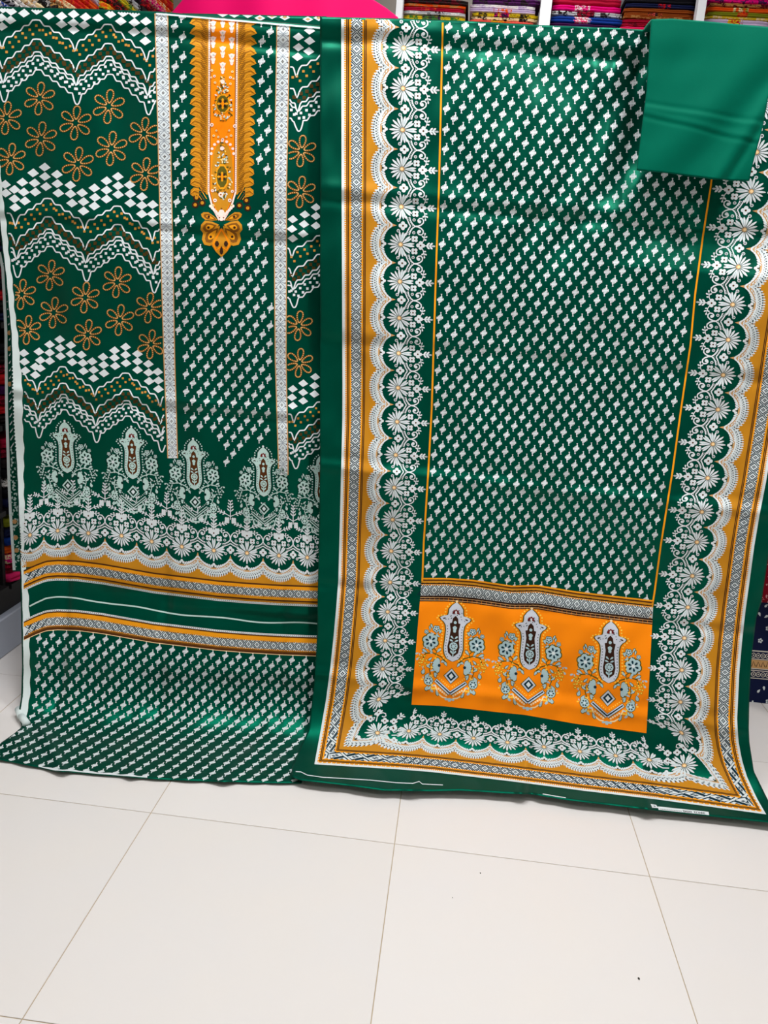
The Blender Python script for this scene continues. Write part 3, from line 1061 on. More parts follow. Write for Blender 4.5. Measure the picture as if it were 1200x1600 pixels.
    pr.fan(Q(circle(0, .985, .02, 6)), pal['flower'], 3)


PAL_G = dict(id='g', line='deep', body='mint', dark='brown', bead='mint', bead2='white', flame='red', flower='mint', shade='deep', stem='mint', berry='mint', lace='mint')
PAL_O = dict(id='o', line='olive', body='lilac', dark='choco', bead='bead', bead2='cream', flame='red', flower='grey', shade='navy', stem='olive', berry='bead', lace='cream')
for (a, b) in PAIS:
    pr = P_shirt()
    paisley(pr, a, b, PAL_G, wide=0.96)
    pr.build('paisley_motif', shirt, 'white and brown floral paisley')


# ---- lace border unit: local p (towards the field), q (along), unit = one repeat
def lace_cell(pr, M, lay=1, lo=-0.5, hi=0.5, tall=False, sides=(-1, 1), sprig_on=True, M2=None):
    def Q(pts):
        return [M(p, q) for p, q in pts]

    def g(t):
        t = min(1.0, abs(t))
        return 1 - (1 - t ** 2.1) ** 0.62
    qs = np.linspace(lo, hi, 21)
    arc = lambda ap, tp: [(ap + (tp - ap) * g(q / .5), q) for q in qs]
    outer, white, inner = arc(-.80, -.55), arc(-.60, -.36), arc(-.53, -.11)
    pr.strip(Q([(-.97, q) for q in qs]), Q(white), 'mustard', 0)
    pr.strip(Q(white), Q(inner), 'tan', lay)
    pr.strip(Q([(p, q) for p, q in arc(-.625, -.39)]), Q([(p, q) for p, q in arc(-.58, -.345)]), 'white', lay + 2)
    pr.strip(Q([(p, q) for p, q in arc(-.765, -.52)]), Q(white), 'white', lay)
    for k in range(15):
        q = lo + (k + .5) * (hi - lo) / 15
        e = g(q / .5)
        po = -.79 + .25 * e
        pr.fan(Q([(po + .05, q - .024), (po - .025, q - .014), (po - .025, q + .014), (po + .05, q + .024)]), 'white', lay)
        pr.fan(Q(circle(po + .045, q + .033, .024, 5, .016)), 'navy', lay + 2)
        pr.fan(Q(circle(po + .11, q, .022, 5, .015)), 'navy', lay + 2)
        pr.fan(Q(circle(po + .155, q + .033, .014, 4, .012)), 'deep', lay + 2)
    for sgn in (-1, 1):
        for k in range(6):
            q = sgn * (.10 + k * .066)
            p = -.53 + .42 * g(q / .5)
            pr.fan(Q(petal(p, q, sgn * (.55 + .05 * k), -.05, .105, .052)), 'white', lay + 2)
            pr.fan(Q(petal(p - .055, q + sgn * .02, sgn * (.9 + .05 * k), -.03, .055, .034)), 'white', lay + 2)
        pr.fan(Q(circle(-.07, sgn * .36, .045, 10)), 'white', lay + 1)
        pr.fan(Q(circle(-.07, sgn * .36, .026, 8)), 'deep', lay + 2)
        pr.fan(Q(circle(-.07, sgn * .36, .011, 5)), 'white', lay + 3)
        if sgn not in sides:
            continue
        pr.fan(Q(circle(.34, sgn * .33, .042, 10)), 'white', lay + 1)
        pr.fan(Q(circle(.34, sgn * .33, .025, 8)), 'deep', lay + 2)
        pr.fan(Q(circle(.34, sgn * .33, .011, 5)), 'white', lay + 3)
        S = lambda pts: Q([(p, sgn * q) for p, q in pts])
        pr.stroke(S([(.13, .24), (.16, .33), (.20, .42), (.25, .5)]), abs(M.u) * .030, 'white', lay + 1)
        pr.stroke(S([(.22, .26), (.25, .36), (.30, .44), (.37, .5)]), abs(M.u) * .030, 'white', lay + 1)
        for t in np.linspace(0, 1, 6):
            pr.fan(S(circle(.185 + .12 * t ** 1.3, .28 + .2 * t, .013, 4)), 'white', lay + 1)
        pr.stroke(S([(.36, .5), (.45, .49), (.53, .455), (.585, .40), (.59, .33), (.545, .28), (.48, .29), (.44, .335), (.455, .385)]), abs(M.u) * .034, 'white', lay + 1)
        pr.fan(S(circle(.487, .372, .045, 8)), 'white', lay + 1)
        # small four-petal flowers beside the sprig
        if not sprig_on:
            continue
        for (fp, fq, fr) in ((.37, sgn * .165, .9),):
            for k in range(4):
                a = k * math.pi / 2 + .78
                pr.fan(Q(circle(fp + .055 * math.cos(a), fq + .055 * math.sin(a), .05 * fr, 7)), 'white', lay + 1)
            pr.fan(Q(circle(fp, fq, .024, 6)), 'brown', lay + 2)
        pr.stroke(S([(.56, .05), (.61, .15), (.63, .26)]), abs(M.u) * .022, 'white', lay + 1)
        for (lp, lq, la) in ((.60, .15, .1), (.62, .2, 2.4), (.63, .21, .5), (.63, .26, 1.4)):
            pr.fan(S(petal(lp, lq, la, 0, .085, .045)), 'white', lay + 1)
    for k in range(4):
        a = k * math.pi / 2
        for (fp, fq) in ((.53, 0), (.05, .5)):
            if fp > .3 and not sprig_on:
                continue
            pr.fan(Q(circle(fp + .065 * math.cos(a), fq + .065 * math.sin(a), .056, 7)), 'white', lay + 1)
    if sprig_on:
        pr.fan(Q(circle(.53, 0, .026, 6)), 'brown', lay + 2)
    pr.fan(Q(circle(.05, .5, .028, 6)), 'brown', lay + 2)
    for k in range(3):
        a = math.pi / 2 * (k - 1)
        pr.fan(Q(circle(-.475 + .052 * math.cos(a), .052 * math.sin(a), .043, 7)), 'white', lay + 3)
    pr.fan(Q(circle(-.49, 0, .022, 6)), 'brown', lay + 4)
    if sprig_on:
        pr.stroke(Q([(.60, 0), (.86, 0)]), abs(M.u) * .026, 'white', lay + 1)
    for (lp, la) in ((.68, .75), (.76, .75), (.80, .0)) if sprig_on else ():
        for sgn in (-1, 1):
            pr.fan(Q(petal(lp, 0, sgn * la, 0, .125, .055)), 'white', lay + 1)
    if tall:
        for (q0, p0, p1) in ((0, .62, 1.22), (.5, .98, 1.56)):
            pr.stroke(Q([(p0, q0), (p1, q0)]), abs(M.u) * .026, 'white', lay + 1)
            for k in range(4):
                lp = p0 + (p1 - p0) * (.42 + .17 * k)
                for sgn in (-1, 1):
                    pr.fan(Q(petal(lp, q0, sgn * .8, 0, .14 - .015 * k, .045)), 'white', lay + 1)
            for sgn in (-1, 1):
                pr.stroke(Q([(p0 + .1, q0), (p0 + .2, q0 + sgn * .2), (p0 + .24, q0 + sgn * .34)]), abs(M.u) * .024, 'white', lay + 1)
                for (lp, lq) in ((.18, .16), (.21, .25), (.24, .32)):
                    for sg2 in (-1, 1):
                        pr.fan(Q(petal(p0 + lp, q0 + sgn * lq, sgn * 1.2 + sg2 * .8, 0, .09, .04)), 'white', lay + 1)
                for (fp, fq) in ((p0, .10), (p0 - .05, -.10)):
                    for k in range(4):
                        a = k * math.pi / 2 + .78
                        pr.fan(Q(circle(fp + .045 * math.cos(a), q0 + sgn * abs(fq) + .045 * math.sin(a), .04, 6)), 'white', lay + 1)
    # daisy (at a corner it keeps its round shape and carries its own little sprig)
    if M2 is not None:
        def Q(pts):
            return [M2(p, q) for p, q in pts]
        for (fp, fq) in ((.40, -.17), (.40, .17), (.56, 0), (.16, .46), (.16, -.46)):
            for k in range(4):
                a = k * math.pi / 2 + .78
                pr.fan(Q(circle(fp + .055 * math.cos(a), fq + .055 * math.sin(a), .048, 7)), 'white', lay + 1)
            pr.fan(Q(circle(fp, fq, .024, 6)), 'brown', lay + 2)
        pr.stroke(Q([(.62, 0), (.92, 0)]), abs(M.u) * .026, 'white', lay + 1)
        for lp in (.70, .80):
            for sgn in (-1, 1):
                pr.fan(Q(petal(lp, 0, sgn * .75, 0, .13, .055)), 'white', lay + 1)
        for sgn in (-1, 1):
            pr.stroke(Q([(p, sgn * q) for p, q in ((.22, .3), (.34, .40), (.45, .43), (.54, .40), (.57, .33), (.53, .27), (.47, .28), (.44, .33))]), abs(M.u) * .034, 'white', lay + 1)
    for k in range(9):
        a = math.radians(96 + 168 * k / 8)
        pr.fan(Q(petal(0, 0, a, .05, .35 - .035 * (k % 2), .058)), 'white', lay + 2)
    for k in range(5):
        a = math.radians(-74 + 148 * k / 4)
        for dv in (-.10, .10):
            pr.fan(Q(petal(.0, 0, a + dv, .05, .34 if k != 2 else .37, .062)), 'white', lay + 2)
    for k in range(5):
        a = math.radians(-74 + 148 * k / 4)
        pr.stroke(Q([(.14 * math.cos(a), .14 * math.sin(a)), (.27 * math.cos(a), .27 * math.sin(a))]), abs(M.u) * .014, 'grey', lay + 3)
    pr.fan(Q(circle(0, 0, .062, 10)), 'tan', lay + 3)
    pr.fan(Q(circle(-.01, 0, .040, 8)), 'cream', lay + 4)


class Mapper:
    def __init__(s, fn, u):
        s.fn, s.u = fn, u

    def __call__(s, p, q):
        return s.fn(p, q)


# shirt hem lace: repeats across, field upwards
hemf = [(-4, 842), (47, 836), (90, 829), (138, 833), (190, 837), (237, 846), (284, 854), (334, 860), (386, 864), (436, 868), (480, 871), (525, 874)]
hx, hy = np.array([p[0] for p in hemf], float), np.array([p[1] for p in hemf], float)
for i in range(1, len(hemf) - 1):
    def fn(p, q, i=i):
        s = i + q
        x = np.interp(s, np.arange(len(hx)), hx)
        y = np.interp(s, np.arange(len(hy)), hy)
        k = 52.0
        return (float(x), float(y - p * k * 0.98))
    pr = P_shirt()
    lace_cell(pr, Mapper(fn, 50.0), tall=True)
    pr.build('lace_scallop', shirt)

# shirt hem bands
B = tab([(30, 896), (38, 892), (55, 884), (72, 877.5), (90, 876), (120, 877), (160, 882), (200, 889), (240, 896), (290, 902), (340, 908), (390, 912), (440, 915), (495, 917), (520, 918)])


def hband(pr, o0, o1, ink, layer, x0=37, x1=512):
    xs = np.linspace(x0, x1, 90)
    pr.strip([(x, B(x) + o0) for x in xs], [(x, B(x) + o1) for x in xs], ink, layer)


def diamond_row(pr, M, n, lay=2, ink='navy', lw=1.0):
    """M(t, h): t cell coordinate, h in -1..1 across the band"""
    for k in range(n):
        t = k + .5
        pr.stroke([M(t - .42, 0), M(t, -.86), M(t + .42, 0), M(t, .86)], lw, ink, lay, closed=True)
        r = .105
        for (dx, dy) in ((1, 0), (-1, 0), (0, 1), (0, -1)):
            pr.fan([M(t + dx * r + .08 * math.cos(a), (dy * r + .08 * math.sin(a)) * 2.1) for a in (0, 1.57, 3.14, 4.71)], ink, lay)
        for sgn in (-1, 1):
            pr.stroke([M(k - .34, sgn * .95), M(k, sgn * .22), M(k + .34, sgn * .95)], lw, ink, lay)
            pr.fan([M(k - .13, sgn * .98), M(k, sgn * .62), M(k + .13, sgn * .98)], ink, lay)


def teeth(pr, M, n, h0, h1, ink, lay):
    for k in range(n):
        pr.fan([M(k / n, h0), M((k + .5) / n, h1), M((k + 1) / n, h0)], ink, lay)


for base, flip in ((0, 1), (76, -1)):
    pr = P_shirt()
    if flip > 0:
        bands = [(-1.5, 1.0, 'brown', 1), (1.0, 5.5, 'amber', 1), (5, 19.5, 'white', 1), (19, 23, 'amber', 1), (22.6, 25, 'brown', 2), (25, 28.0, 'mustard', 1), (27.6, 31.0, 'white', 1)]
        d0, d1 = 5.2, 19.3
    else:
        bands = [(0, 3.0, 'white', 1), (2.8, 5.2, 'brown', 1), (5, 11.5, 'amber', 1), (11, 26, 'white', 1), (26, 28.5, 'rust', 1), (28.2, 31.5, 'brown', 2), (31.2, 32.6, 'cream', 1)]
        d0, d1 = 11.2, 25.8
    for o0, o1, ink, lay in bands:
        hband(pr, base + o0, base + o1, ink, lay)

    def MM(t, h):
        x = 44 + t * 13.0
        return (x, float(B(x)) + base + (d0 + d1) / 2 + h * (d1 - d0) / 2)
    diamond_row(pr, MM, 36, 2, lw=1.6)
    teeth(pr, lambda t, h: (44 + t * 468, float(B(44 + t * 468)) + base + h), 150, d0 - .2, d0 + 2.2, 'amber', 3)
    teeth(pr, lambda t, h: (44 + t * 468, float(B(44 + t * 468)) + base + h), 150, d1 + .2, d1 - 2.0, 'amber', 3)
    o_dots = 29.3 if flip > 0 else 1.5
    for x in np.arange(42, 508, 3.1):
        pr.fan(circle(x, float(B(x)) + base + o_dots, .75, 4), 'brown', 3)
    pr.build('hem_band', shirt, 'amber and white geometric hem stripe')
pr = P_shirt()
pr.stroke([(x, float(B(x)) + 58 + 1.5 * math.sin(x * .05)) for x in np.linspace(46, 512, 90)], 2.3, 'mint', 1)
pr.build('hem_line', shirt, 'thin white hem line')

# skirt sprigs, down the hanging part and on over the floor
pr = P_shirt()
wrows = []
acc = 0.0
for r in range(24):
    wrows.append(acc)
    acc += 10.9 if acc < 86 else (9.6 if acc < 104 else 8.7)
for r, w in enumerate(wrows):
    for i in range(-2, 28):
        t = min(1.0, max(0, (w - 90) / 40.0))
        dx = 20.8
        x = 40 + dx * (i + 0.5 * (r % 2)) - 0.35 * r
        if t > 0:
            x = 250 + (x - 250) * (1 + 0.0011 * max(0, w - 95))
        y0 = float(B(x)) + 116
        F = float(sh_yb(x))
        y = y0 + w * (F - y0) / 207.0
        if x < sh_pl(y) + 4 and y < 1132:
            continue
        sprig(pr, x, y, 0.84 + 0.08 * t, 0.80 - 0.32 * t, 0.0 - 0.22 * t)
pr.build('sprig_print', shirt, 'rows of white sprigs below the hem stripes', kind='stuff')

# back layer showing at the open edge and above the fold
BK = Drape(lambda X, Z: 2.312 + 0 * X + wob(X, Z, 31, 0.2, 0.002))
bk_xl = tab([(380, -6), (420, 2), (520, 7), (640, 8), (760, 12), (800, 14), (893, 20)])
bk_xr = tab([(380, 30), (640, 40), (800, 46), (893, 52)])
cloth_grid(BK, 'back_panel', bk_xl, bk_xr, tab([(0, 392), (60, 392)]), tab([(0, 893), (60, 893)]), 14, 90, INK['green'], shirt, wrap=False)
pr = Print(BK, lambda p: (p[:, 1] > 393) & (p[:, 1] < 892))
ys = np.linspace(394, 891, 80)
pr.strip([(bk_xl(y), y) for y in ys], [(bk_xl(y) + 4.5, y) for y in ys], 'selv', 0)
r = random.Random(4)
for y in np.arange(404, 700, 12):
    x = bk_xl(y) + 7
    pr.stroke([(x, y + 8), (x + 5, y), (x + 9, y - 3)], 1.6, 'white', 1)
for y in np.arange(700, 890, 5):
    for k in range(3):
        pr.fan(petal(bk_xl(y) + 7 + 6 * k, y, r.uniform(0, 6), 0, 5, 3), 'mint', 1)
for y in (520, 545, 600, 815, 840, 860):
    pr.fan(circle(bk_xl(y) + 8, y, 4, 6), 'tan', 2)
pr.build('back_print', shirt, 'faint print on the back layer', kind='stuff')
BT = Drape(lambda X, Z: 2.340 + 0 * X)
cloth_grid(BT, 'back_fold', tab([(0, 285)]), tab([(0, 510)]), tab([(280, 20.5), (510, 25.5)]), tab([(280, 60), (510, 62)]), 30, 8, INK['green'], shirt, wrap=False)
pr = Print(BT, lambda p: p[:, 1] > 20.8 + (p[:, 0] - 285) * 0.022)
for (x, y) in ((348, 22), (366, 23), (387, 23.5), (406, 28), (425, 25), (445, 27), (481, 30), (498, 28)):
    pr.fan([(x - 8.5, y), (x, y - 4.5), (x + 8.5, y + .5), (x, y + 4.8)], 'white', 0)
    if x > 400:
        pr.fan([(x - 4, y), (x, y - 2), (x + 4, y), (x, y + 2)], 'tan', 1)
pr.build('back_fold_print', shirt, kind='stuff')

# ------------------------------------------------------------------ shawl
def shawl_wall(X, Z):
    t = np.clip((0.75 - Z) / 0.75, 0, 1.2)
    y = 2.180 - 0.085 * t ** 2 * (1.0 + 0.15 * X)
    Zs = Z + 0.012 * X
    y = y + np.interp(Zs, [0.05, 0.20, 0.47, 0.80, 1.13, 1.48, 1.86, 1.95], [0, -.004, .005, -.006, .005, -.007, .004, -.002])
    y = y + wob(X, Z * 0.7, 41, 0.30, 0.0075) + wob(X * 1.5, Z * 1.2, 42, 0.16, 0.0027)
    for zc, am in ((0.20, -.0042), (0.455, .0042), (0.80, -.0055), (1.135, .0030), (1.485, .0065), (1.855, .0075)):
        y = y + am * bumpf(Zs - zc, 0.016) - 0.7 * am * bumpf(Zs - zc - 0.028, 0.018)
    # vertical centre fold and the one beside the border
    y = y - 0.0035 * bumpf(X - (0.235 + 0.02 * (Z - 1)), 0.016) + 0.003 * bumpf(X - (0.262 + 0.02 * (Z - 1)), 0.016)
    y = y - 0.0026 * bumpf(X + 0.045, 0.016)
    # slanting pulls under the folded piece
    dg = (X - 0.34) * 0.88 - (Z - 1.62) * 0.48
    up = np.clip((Z - 1.25) / 0.2, 0, 1) * np.clip((1.9 - Z) / .1, 0, 1)
    y = y + up * (0.012 * bumpf(dg, 0.035) - 0.013 * bumpf(dg - 0.075, 0.03) + 0.009 * bumpf(dg + 0.09, 0.03))
    y = y + 0.026 * np.clip((X - 0.30) / 0.06, 0, 1) * np.clip((Z - 1.38) / 0.07, 0, 1)
    d2 = (X - 0.5) * 0.6 + (Z - 0.83) * 0.8
    y = y + 0.003 * bumpf(d2, 0.03) * np.clip((X - 0.3) / .1, 0, 1)
    return y


def shawl_floor(X, Y):
    z = 0.025 + np.abs(wob(X, Y, 51, 0.16, 0.003))
    z = z + 0.010 * bumpf(X - 0.28 - 0.15 * (Y - 2), 0.014) - 0.006 * bumpf(X - 0.305 - 0.15 * (Y - 2), 0.012)
    z = z + 0.010 * bumpf(X - 0.60 - 0.1 * (Y - 2), 0.016) + 0.006 * bumpf(X + 0.02, 0.02)
    return z


SW = Drape(shawl_wall, shawl_floor, k=0.13)
sw_xl = tab([(0, 500), (26, 500), (730, 500), (900, 497), (1000, 495), (1070, 491), (1140, 482), (1175, 466), (1200, 456), (1225, 457)])
sw_xr = tab([(20, 1352), (300, 1312), (420, 1287), (530, 1265), (640, 1246), (760, 1222), (860, 1202), (940, 1190), (965, 1182), (1020, 1175), (1090, 1171), (1137, 1170), (1160, 1171), (1205, 1178), (1250, 1200), (1285, 1226), (1300, 1234)])
sw_yt = tab([(490, 26), (625, 29), (735, 33), (845, 39), (968, 44), (1018, 47), (1200, 55), (1360, 62)])
sw_yb = tab([(450, 1211), (470, 1219), (533, 1226), (600, 1235), (670, 1236), (720, 1235), (800, 1240), (833, 1241), (887, 1250), (1013, 1265), (1107, 1275), (1200, 1285), (1235, 1288)])
shawl = tag(empty('printed_shawl', (0.3, 2.1, 0)), 'wide green shawl with white lace border and orange paisley panel, hem on the floor', 'shawl')
cloth_grid(SW, 'shawl_cloth', sw_xl, sw_xr, sw_yt, sw_yb, 220, 340, INK['green'], shawl, reach=2.7)


def sw_clip(p):
    x, y = p[:, 0], p[:, 1]
    return (y > sw_yt(x) + 1.0) & (y < sw_yb(x) - 1.0) & (x > sw_xl(y) + 1) & (x < sw_xr(y) - 1)


def P_shawl():
    return Print(SW, sw_clip)


yL = [-54, 11, 75, 138, 203, 264, 323, 382, 440, 497, 552, 606, 659, 711, 762, 812, 861, 910, 956, 1001, 1048, 1096, 1145]
yR = [None] * 23
for n, v in zip(range(-2, 21), [54 - 126, 54 - 63, 54, 116, 177, 238, 299, 359, 417, 476, 531, 586, 640, 694, 747, 800, 847, 900, 949, 997, 1047, 1097, 1146 + 20]):
    yR[n + 2] = v
# right row k sits one repeat step from the left one; match by height on the cloth
yR = [-91, -28, 35, 101, 166, 238, 299, 359, 417, 476, 531, 586, 640, 694, 747, 800, 847, 900, 949, 997, 1047, 1097, 1146]
LW = tab([(-60, 535), (27, 535), (300, 535.5), (640, 537), (800, 533), (915, 530), (1025, 520), (1093, 511), (1150, 501), (1193, 493)])
LY = tab([(-60, 694), (30, 692), (290, 686), (400, 682), (640, 674.5), (740, 669), (850, 662), (905, 660), (1000, 652), (1101, 643)])
RY = tab([(-100, 1158), (30, 1142), (290, 1110.7), (368, 1098.5), (461, 1086), (538, 1079), (640, 1064), (735, 1051), (852, 1032.5), (927, 1022.5), (965, 1016), (1038, 1010), (1120, 1007), (1146, 1010)])
RW = tab([(-100, 1342), (30, 1320), (300, 1277), (420, 1252), (530, 1231), (640, 1214), (760, 1194), (830, 1180), (897, 1171), (962, 1162), (1037, 1154), (1125, 1150), (1157, 1152), (1185, 1157), (1212, 1165), (1245, 1180), (1271, 1195)])
Wp, Yp = [], []
NL = 22          # rungs -2..19 down one side (index 0..21)
for k in range(NL):
    y = yL[k]
    sl = 0.055
    ys_ = y + sl * (LY(y) - LW(y)) * 0.385
    yw = y - sl * (LY(y) - LW(y)) * 0.615
    Wp.append((float(LW(yw)), yw))
    Yp.append((float(LY(min(ys_, 1090))), ys_))
# keep the last rungs from crossing the corner
Yp[NL - 1] = (644.5, 1082.0)
Yp[NL - 2] = (648.5, 1046.0)
Wp[NL - 1] = (508.0, 1110.0)
CORN_L = NL
Wp.append((493, 1193))
Yp.append((643, 1101))
bx = [643, 690, 742, 794, 850, 905, 960, 1011]
for x in bx:
    xo = 838 + (x - 838) * 1.10
    yo = float(np.interp(xo, [493, 657, 820, 900, 1020, 1195], [1193, 1203, 1222, 1233, 1247, 1271]))
    xi = 827 + (x - 827) * 0.965
    yi = float(np.interp(xi, [643, 1010], [1102, 1147]))
    Wp.append((xo, yo))
    Yp.append((xi, yi))
CORN_R = len(Wp)
Wp.append((1195, 1271))
Yp.append((1010, 1148))
for k in range(len(yR) - 1, -1, -1):
    y = yR[k]
    sl = 0.07
    wdt = RW(y) - RY(y)
    yi, yw = y - sl * wdt * 0.385, y + sl * wdt * 0.615
    Wp.append((float(RW(yw)), yw))
    Yp.append((float(RY(yi)), yi))
Yp[CORN_R + 1] = (1007.5, 1124.0)
Wp[CORN_R + 1] = (1156.0, 1178.0)
Wp, Yp = np.array(Wp), np.array(Yp)
NS = len(Wp)
SI = np.arange(NS)


def ladder(a, s):
    wx, wy = np.interp(s, SI, Wp[:, 0]), np.interp(s, SI, Wp[:, 1])
    if CORN_R < s <= CORN_R + 2:
        wx = RW(wy)
    elif CORN_L - 2 <= s < CORN_L:
        wx = LW(wy)
    w = np.array([wx, wy])
    y = np.array([np.interp(s, SI, Yp[:, 0]), np.interp(s, SI, Yp[:, 1])])
    q = w + (y - w) * a
    return (float(q[0]), float(q[1]))


# straight border bands, mitred at the corners
SEG = np.unique(np.concatenate([np.linspace(0, NS - 1, (NS - 1) * 8 + 1), SI]))


def band(pr, a0, a1, ink, lay):
    A = [ladder(a0, s) for s in SEG]
    Bq = [ladder(a1, s) for s in SEG]
    pr.strip(A, Bq, ink, lay)


pr = P_shawl()
for a0, a1, ink, lay in [(-.012, .018, 'white', 1), (.016, .05, 'amber', 1), (.038, .05, 'brown', 2), (.05, .058, 'mustard', 1), (.056, .066, 'choco', 2), (.062, .082, 'amber', 1), (.08, .205, 'white', 1), (.203, .219, 'amber', 1), (.217, .227, 'choco', 2), (.225, .233, 'mustard', 1), (.232, .243, 'brown', 2)]:
    band(pr, a0, a1, ink, lay)
NC = int((NS - 1) * 3.6)


def MD(t, h):
    return ladder(.1425 + h * .058, t / 3.6)


diamond_row(pr, MD, NC, 2, lw=1.75)
teeth(pr, lambda t, h: ladder(h, t * (NS - 1)), int((NS - 1) * 14), .079, .094, 'amber', 3)
teeth(pr, lambda t, h: ladder(h, t * (NS - 1)), int((NS - 1) * 14), .206, .191, 'amber', 3)
for k in range(int((NS - 1) * 18)):
    s = k / 18
    pr.stroke([ladder(.012, s), ladder(.032, s)], 1.0, 'white', 2)
pr.build('border_band', shawl, 'mitred amber and white geometric border', kind='stuff')

CM = {CORN_L: lambda p, q: (590 + 60 * (.75 * p + .66 * q), 1145 + 48 * (-.66 * p + .75 * q)),
      CORN_R: lambda p, q: (1069 + 64 * (-.72 * p + .69 * q), 1196 + 52 * (-.66 * p - .75 * q))}
for k in range(1, NS - 1):
    uu = abs(ladder(.6, k + .5)[1] - ladder(.6, k - .5)[1]) + abs(ladder(.6, k + .5)[0] - ladder(.6, k - .5)[0])

    def fn(p, q, k=k):
        return ladder(.615 + .4 * p, k + q)
    if CORN_L < k < CORN_R:
        def fn(p, q, k=k):
            return ladder(.60 + .4 * p * 1.0, k + q)
    pr = P_shawl()
    sd = tuple(g for g in (-1, 1) if not (k in (CORN_L, CORN_R) or (g > 0 and k + 1 in (CORN_L, CORN_R)) or (g < 0 and k - 1 in (CORN_L, CORN_R))))
    lace_cell(pr, Mapper(fn, min(uu, 62)), sides=sd, sprig_on=k not in (CORN_L, CORN_R), M2=CM.get(k))
    pr.build('lace_scallop', shawl)

# thin yellow lines at the field edges
for tb, lim in ((LY, (28, 908)), (RY, (40, 968))):
    pr = P_shawl()
    yy = np.linspace(lim[0], lim[1], 120)
    pr.stroke([(float(tb(y)), y) for y in yy], 2.8, 'bead' if False else 'amber', 1)
    pr.build('field_line', shawl, 'thin amber line')

# field sprigs
pr = P_shawl()
pan_top = lambda x: np.interp(x, [655, 700, 740, 800, 840, 900, 960, 1022], [903, 903, 906, 915, 914, 924, 931, 938])
rows = np.arange(-1, 22, 0.25)
for r, v in enumerate(rows):
    ya = np.interp(v, np.arange(-2, 21), yL)
    yb_ = np.interp(v, np.arange(-2, 21), yR)
    xa, xb = float(LY(ya)), float(RY(yb_))
    for i in range(0, 18):
        u = (i + 0.35 + 0.5 * (r % 2)) / 17.4
        if u > 0.985:
            continue
        x = xa + (xb - xa) * u
        y = ya + (yb_ - ya) * u + 0.0
        if y > pan_top(x) + 3:
            continue
        sc = (xb - xa) / 17.4 / 24.0 * 1.02
        sprig(pr, x, y, sc * .95, sc * .96)
pr.build('sprig_print', shawl, 'rows of small white sprigs over the whole field', kind='stuff')

# orange end panel
pan_bot = lambda x: np.interp(x, [640, 690, 780, 820, 900, 1006, 1012], [1101, 1103, 1113, 1117, 1131, 1145, 1146])
pr = P_shawl()
us = np.linspace(0, 1, 50)


def pan(u, v):
    xt, xbm = 659 + (1021 - 659) * u, 643 + (1010 - 643) * u
    x = xt + (xbm - xt) * v
    return (x, float(pan_top(x) + (pan_bot(x) - pan_top(x)) * v))


pr.strip([pan(u, .15) for u in us], [pan(u, .45) for u in us], 'orange', 1)
pr.strip([pan(u, .45) for u in us], [pan(u, .75) for u in us], 'orange', 1)
pr.strip([pan(u, .75) for u in us], [pan(u, 1.0) for u in us], 'orange', 1)
pr.build('orange_panel', shawl, 'bright orange end panel')
pr = P_shawl()
for v0, v1, ink, lay in ((0, .012, 'amber', 1), (.012, .024, 'brown', 1), (.024, .04, 'mustard', 1), (.038, .05, 'choco', 1), (.05, .14, 'white', 1), (.138, .152, 'choco', 2), (.15, .158, 'tan', 2), (.156, .17, 'choco', 2), (.17, .176, 'tan', 2), (.176, .184, 'choco', 2)):
    pr.strip([pan(u, v0) for u in us], [pan(u, v1) for u in us], ink, lay)
diamond_row(pr, lambda t, h: pan(t / 26, .095 + h * .042), 26, 2, lw=1.6)
teeth(pr, lambda t, h: pan(t, h), 110, .049, .062, 'amber', 3)
pr.build('panel_band', shawl, 'brown and white geometric band over the orange panel')
for (a, b) in (((714, 938), (702, 1096)), ((831, 949), (824, 1110)), ((955, 968), (948, 1132))):
    pr = P_shawl()
    paisley(pr, a, b, PAL_O, slope=0.09)
    pr.build('paisley_motif', shawl, 'grey-blue floral paisley on orange')

# white basting thread and selvedge tag on the hem
pr = P_shawl()
pr.stroke([(462, 1205.5), (470, 1206), (480, 1211), (505, 1214.5), (540, 1216.5), (580, 1219), (620, 1223), (645, 1224), (655, 1221), (660, 1225), (692, 1226.5)], 1.2, 'white', 1)
pr.build('basting_thread', shawl, 'loose white basting thread')
pr = P_shawl()
pr.stroke([(848, 1240.5), (868, 1244), (884, 1246.5)], 1.3, 'white', 1)
pr.build('basting_thread', shawl, 'loose white basting thread')
pr = P_shawl()
pr.fan([(1016.5, 1256), (1025, 1257.5), (1029, 1262.5), (1019, 1262)], 'white', 2)
pr.strip([(1028, 1260.0), (1060, 1263.4), (1090, 1266.6), (1107, 1268.4)], [(1029, 1265.3), (1060, 1268.6), (1090, 1271.8), (1108, 1273.6)], 'white', 2)
pr.build('selvedge_tag', shawl, 'white selvedge strip with dark lettering')
pr = P_shawl()
pr.fan([(1021, 1258.6), (1024, 1259.2), (1024.4, 1260.4), (1021.4, 1259.8)], 'black', 3)
x = 1032.0
while x < 1064:
    y = 1263.6 + (x - 1032) * 0.105
    pr.stroke([(x, y), (x + .9, y + .9)], .6, 'black', 3)
    x += 1.6
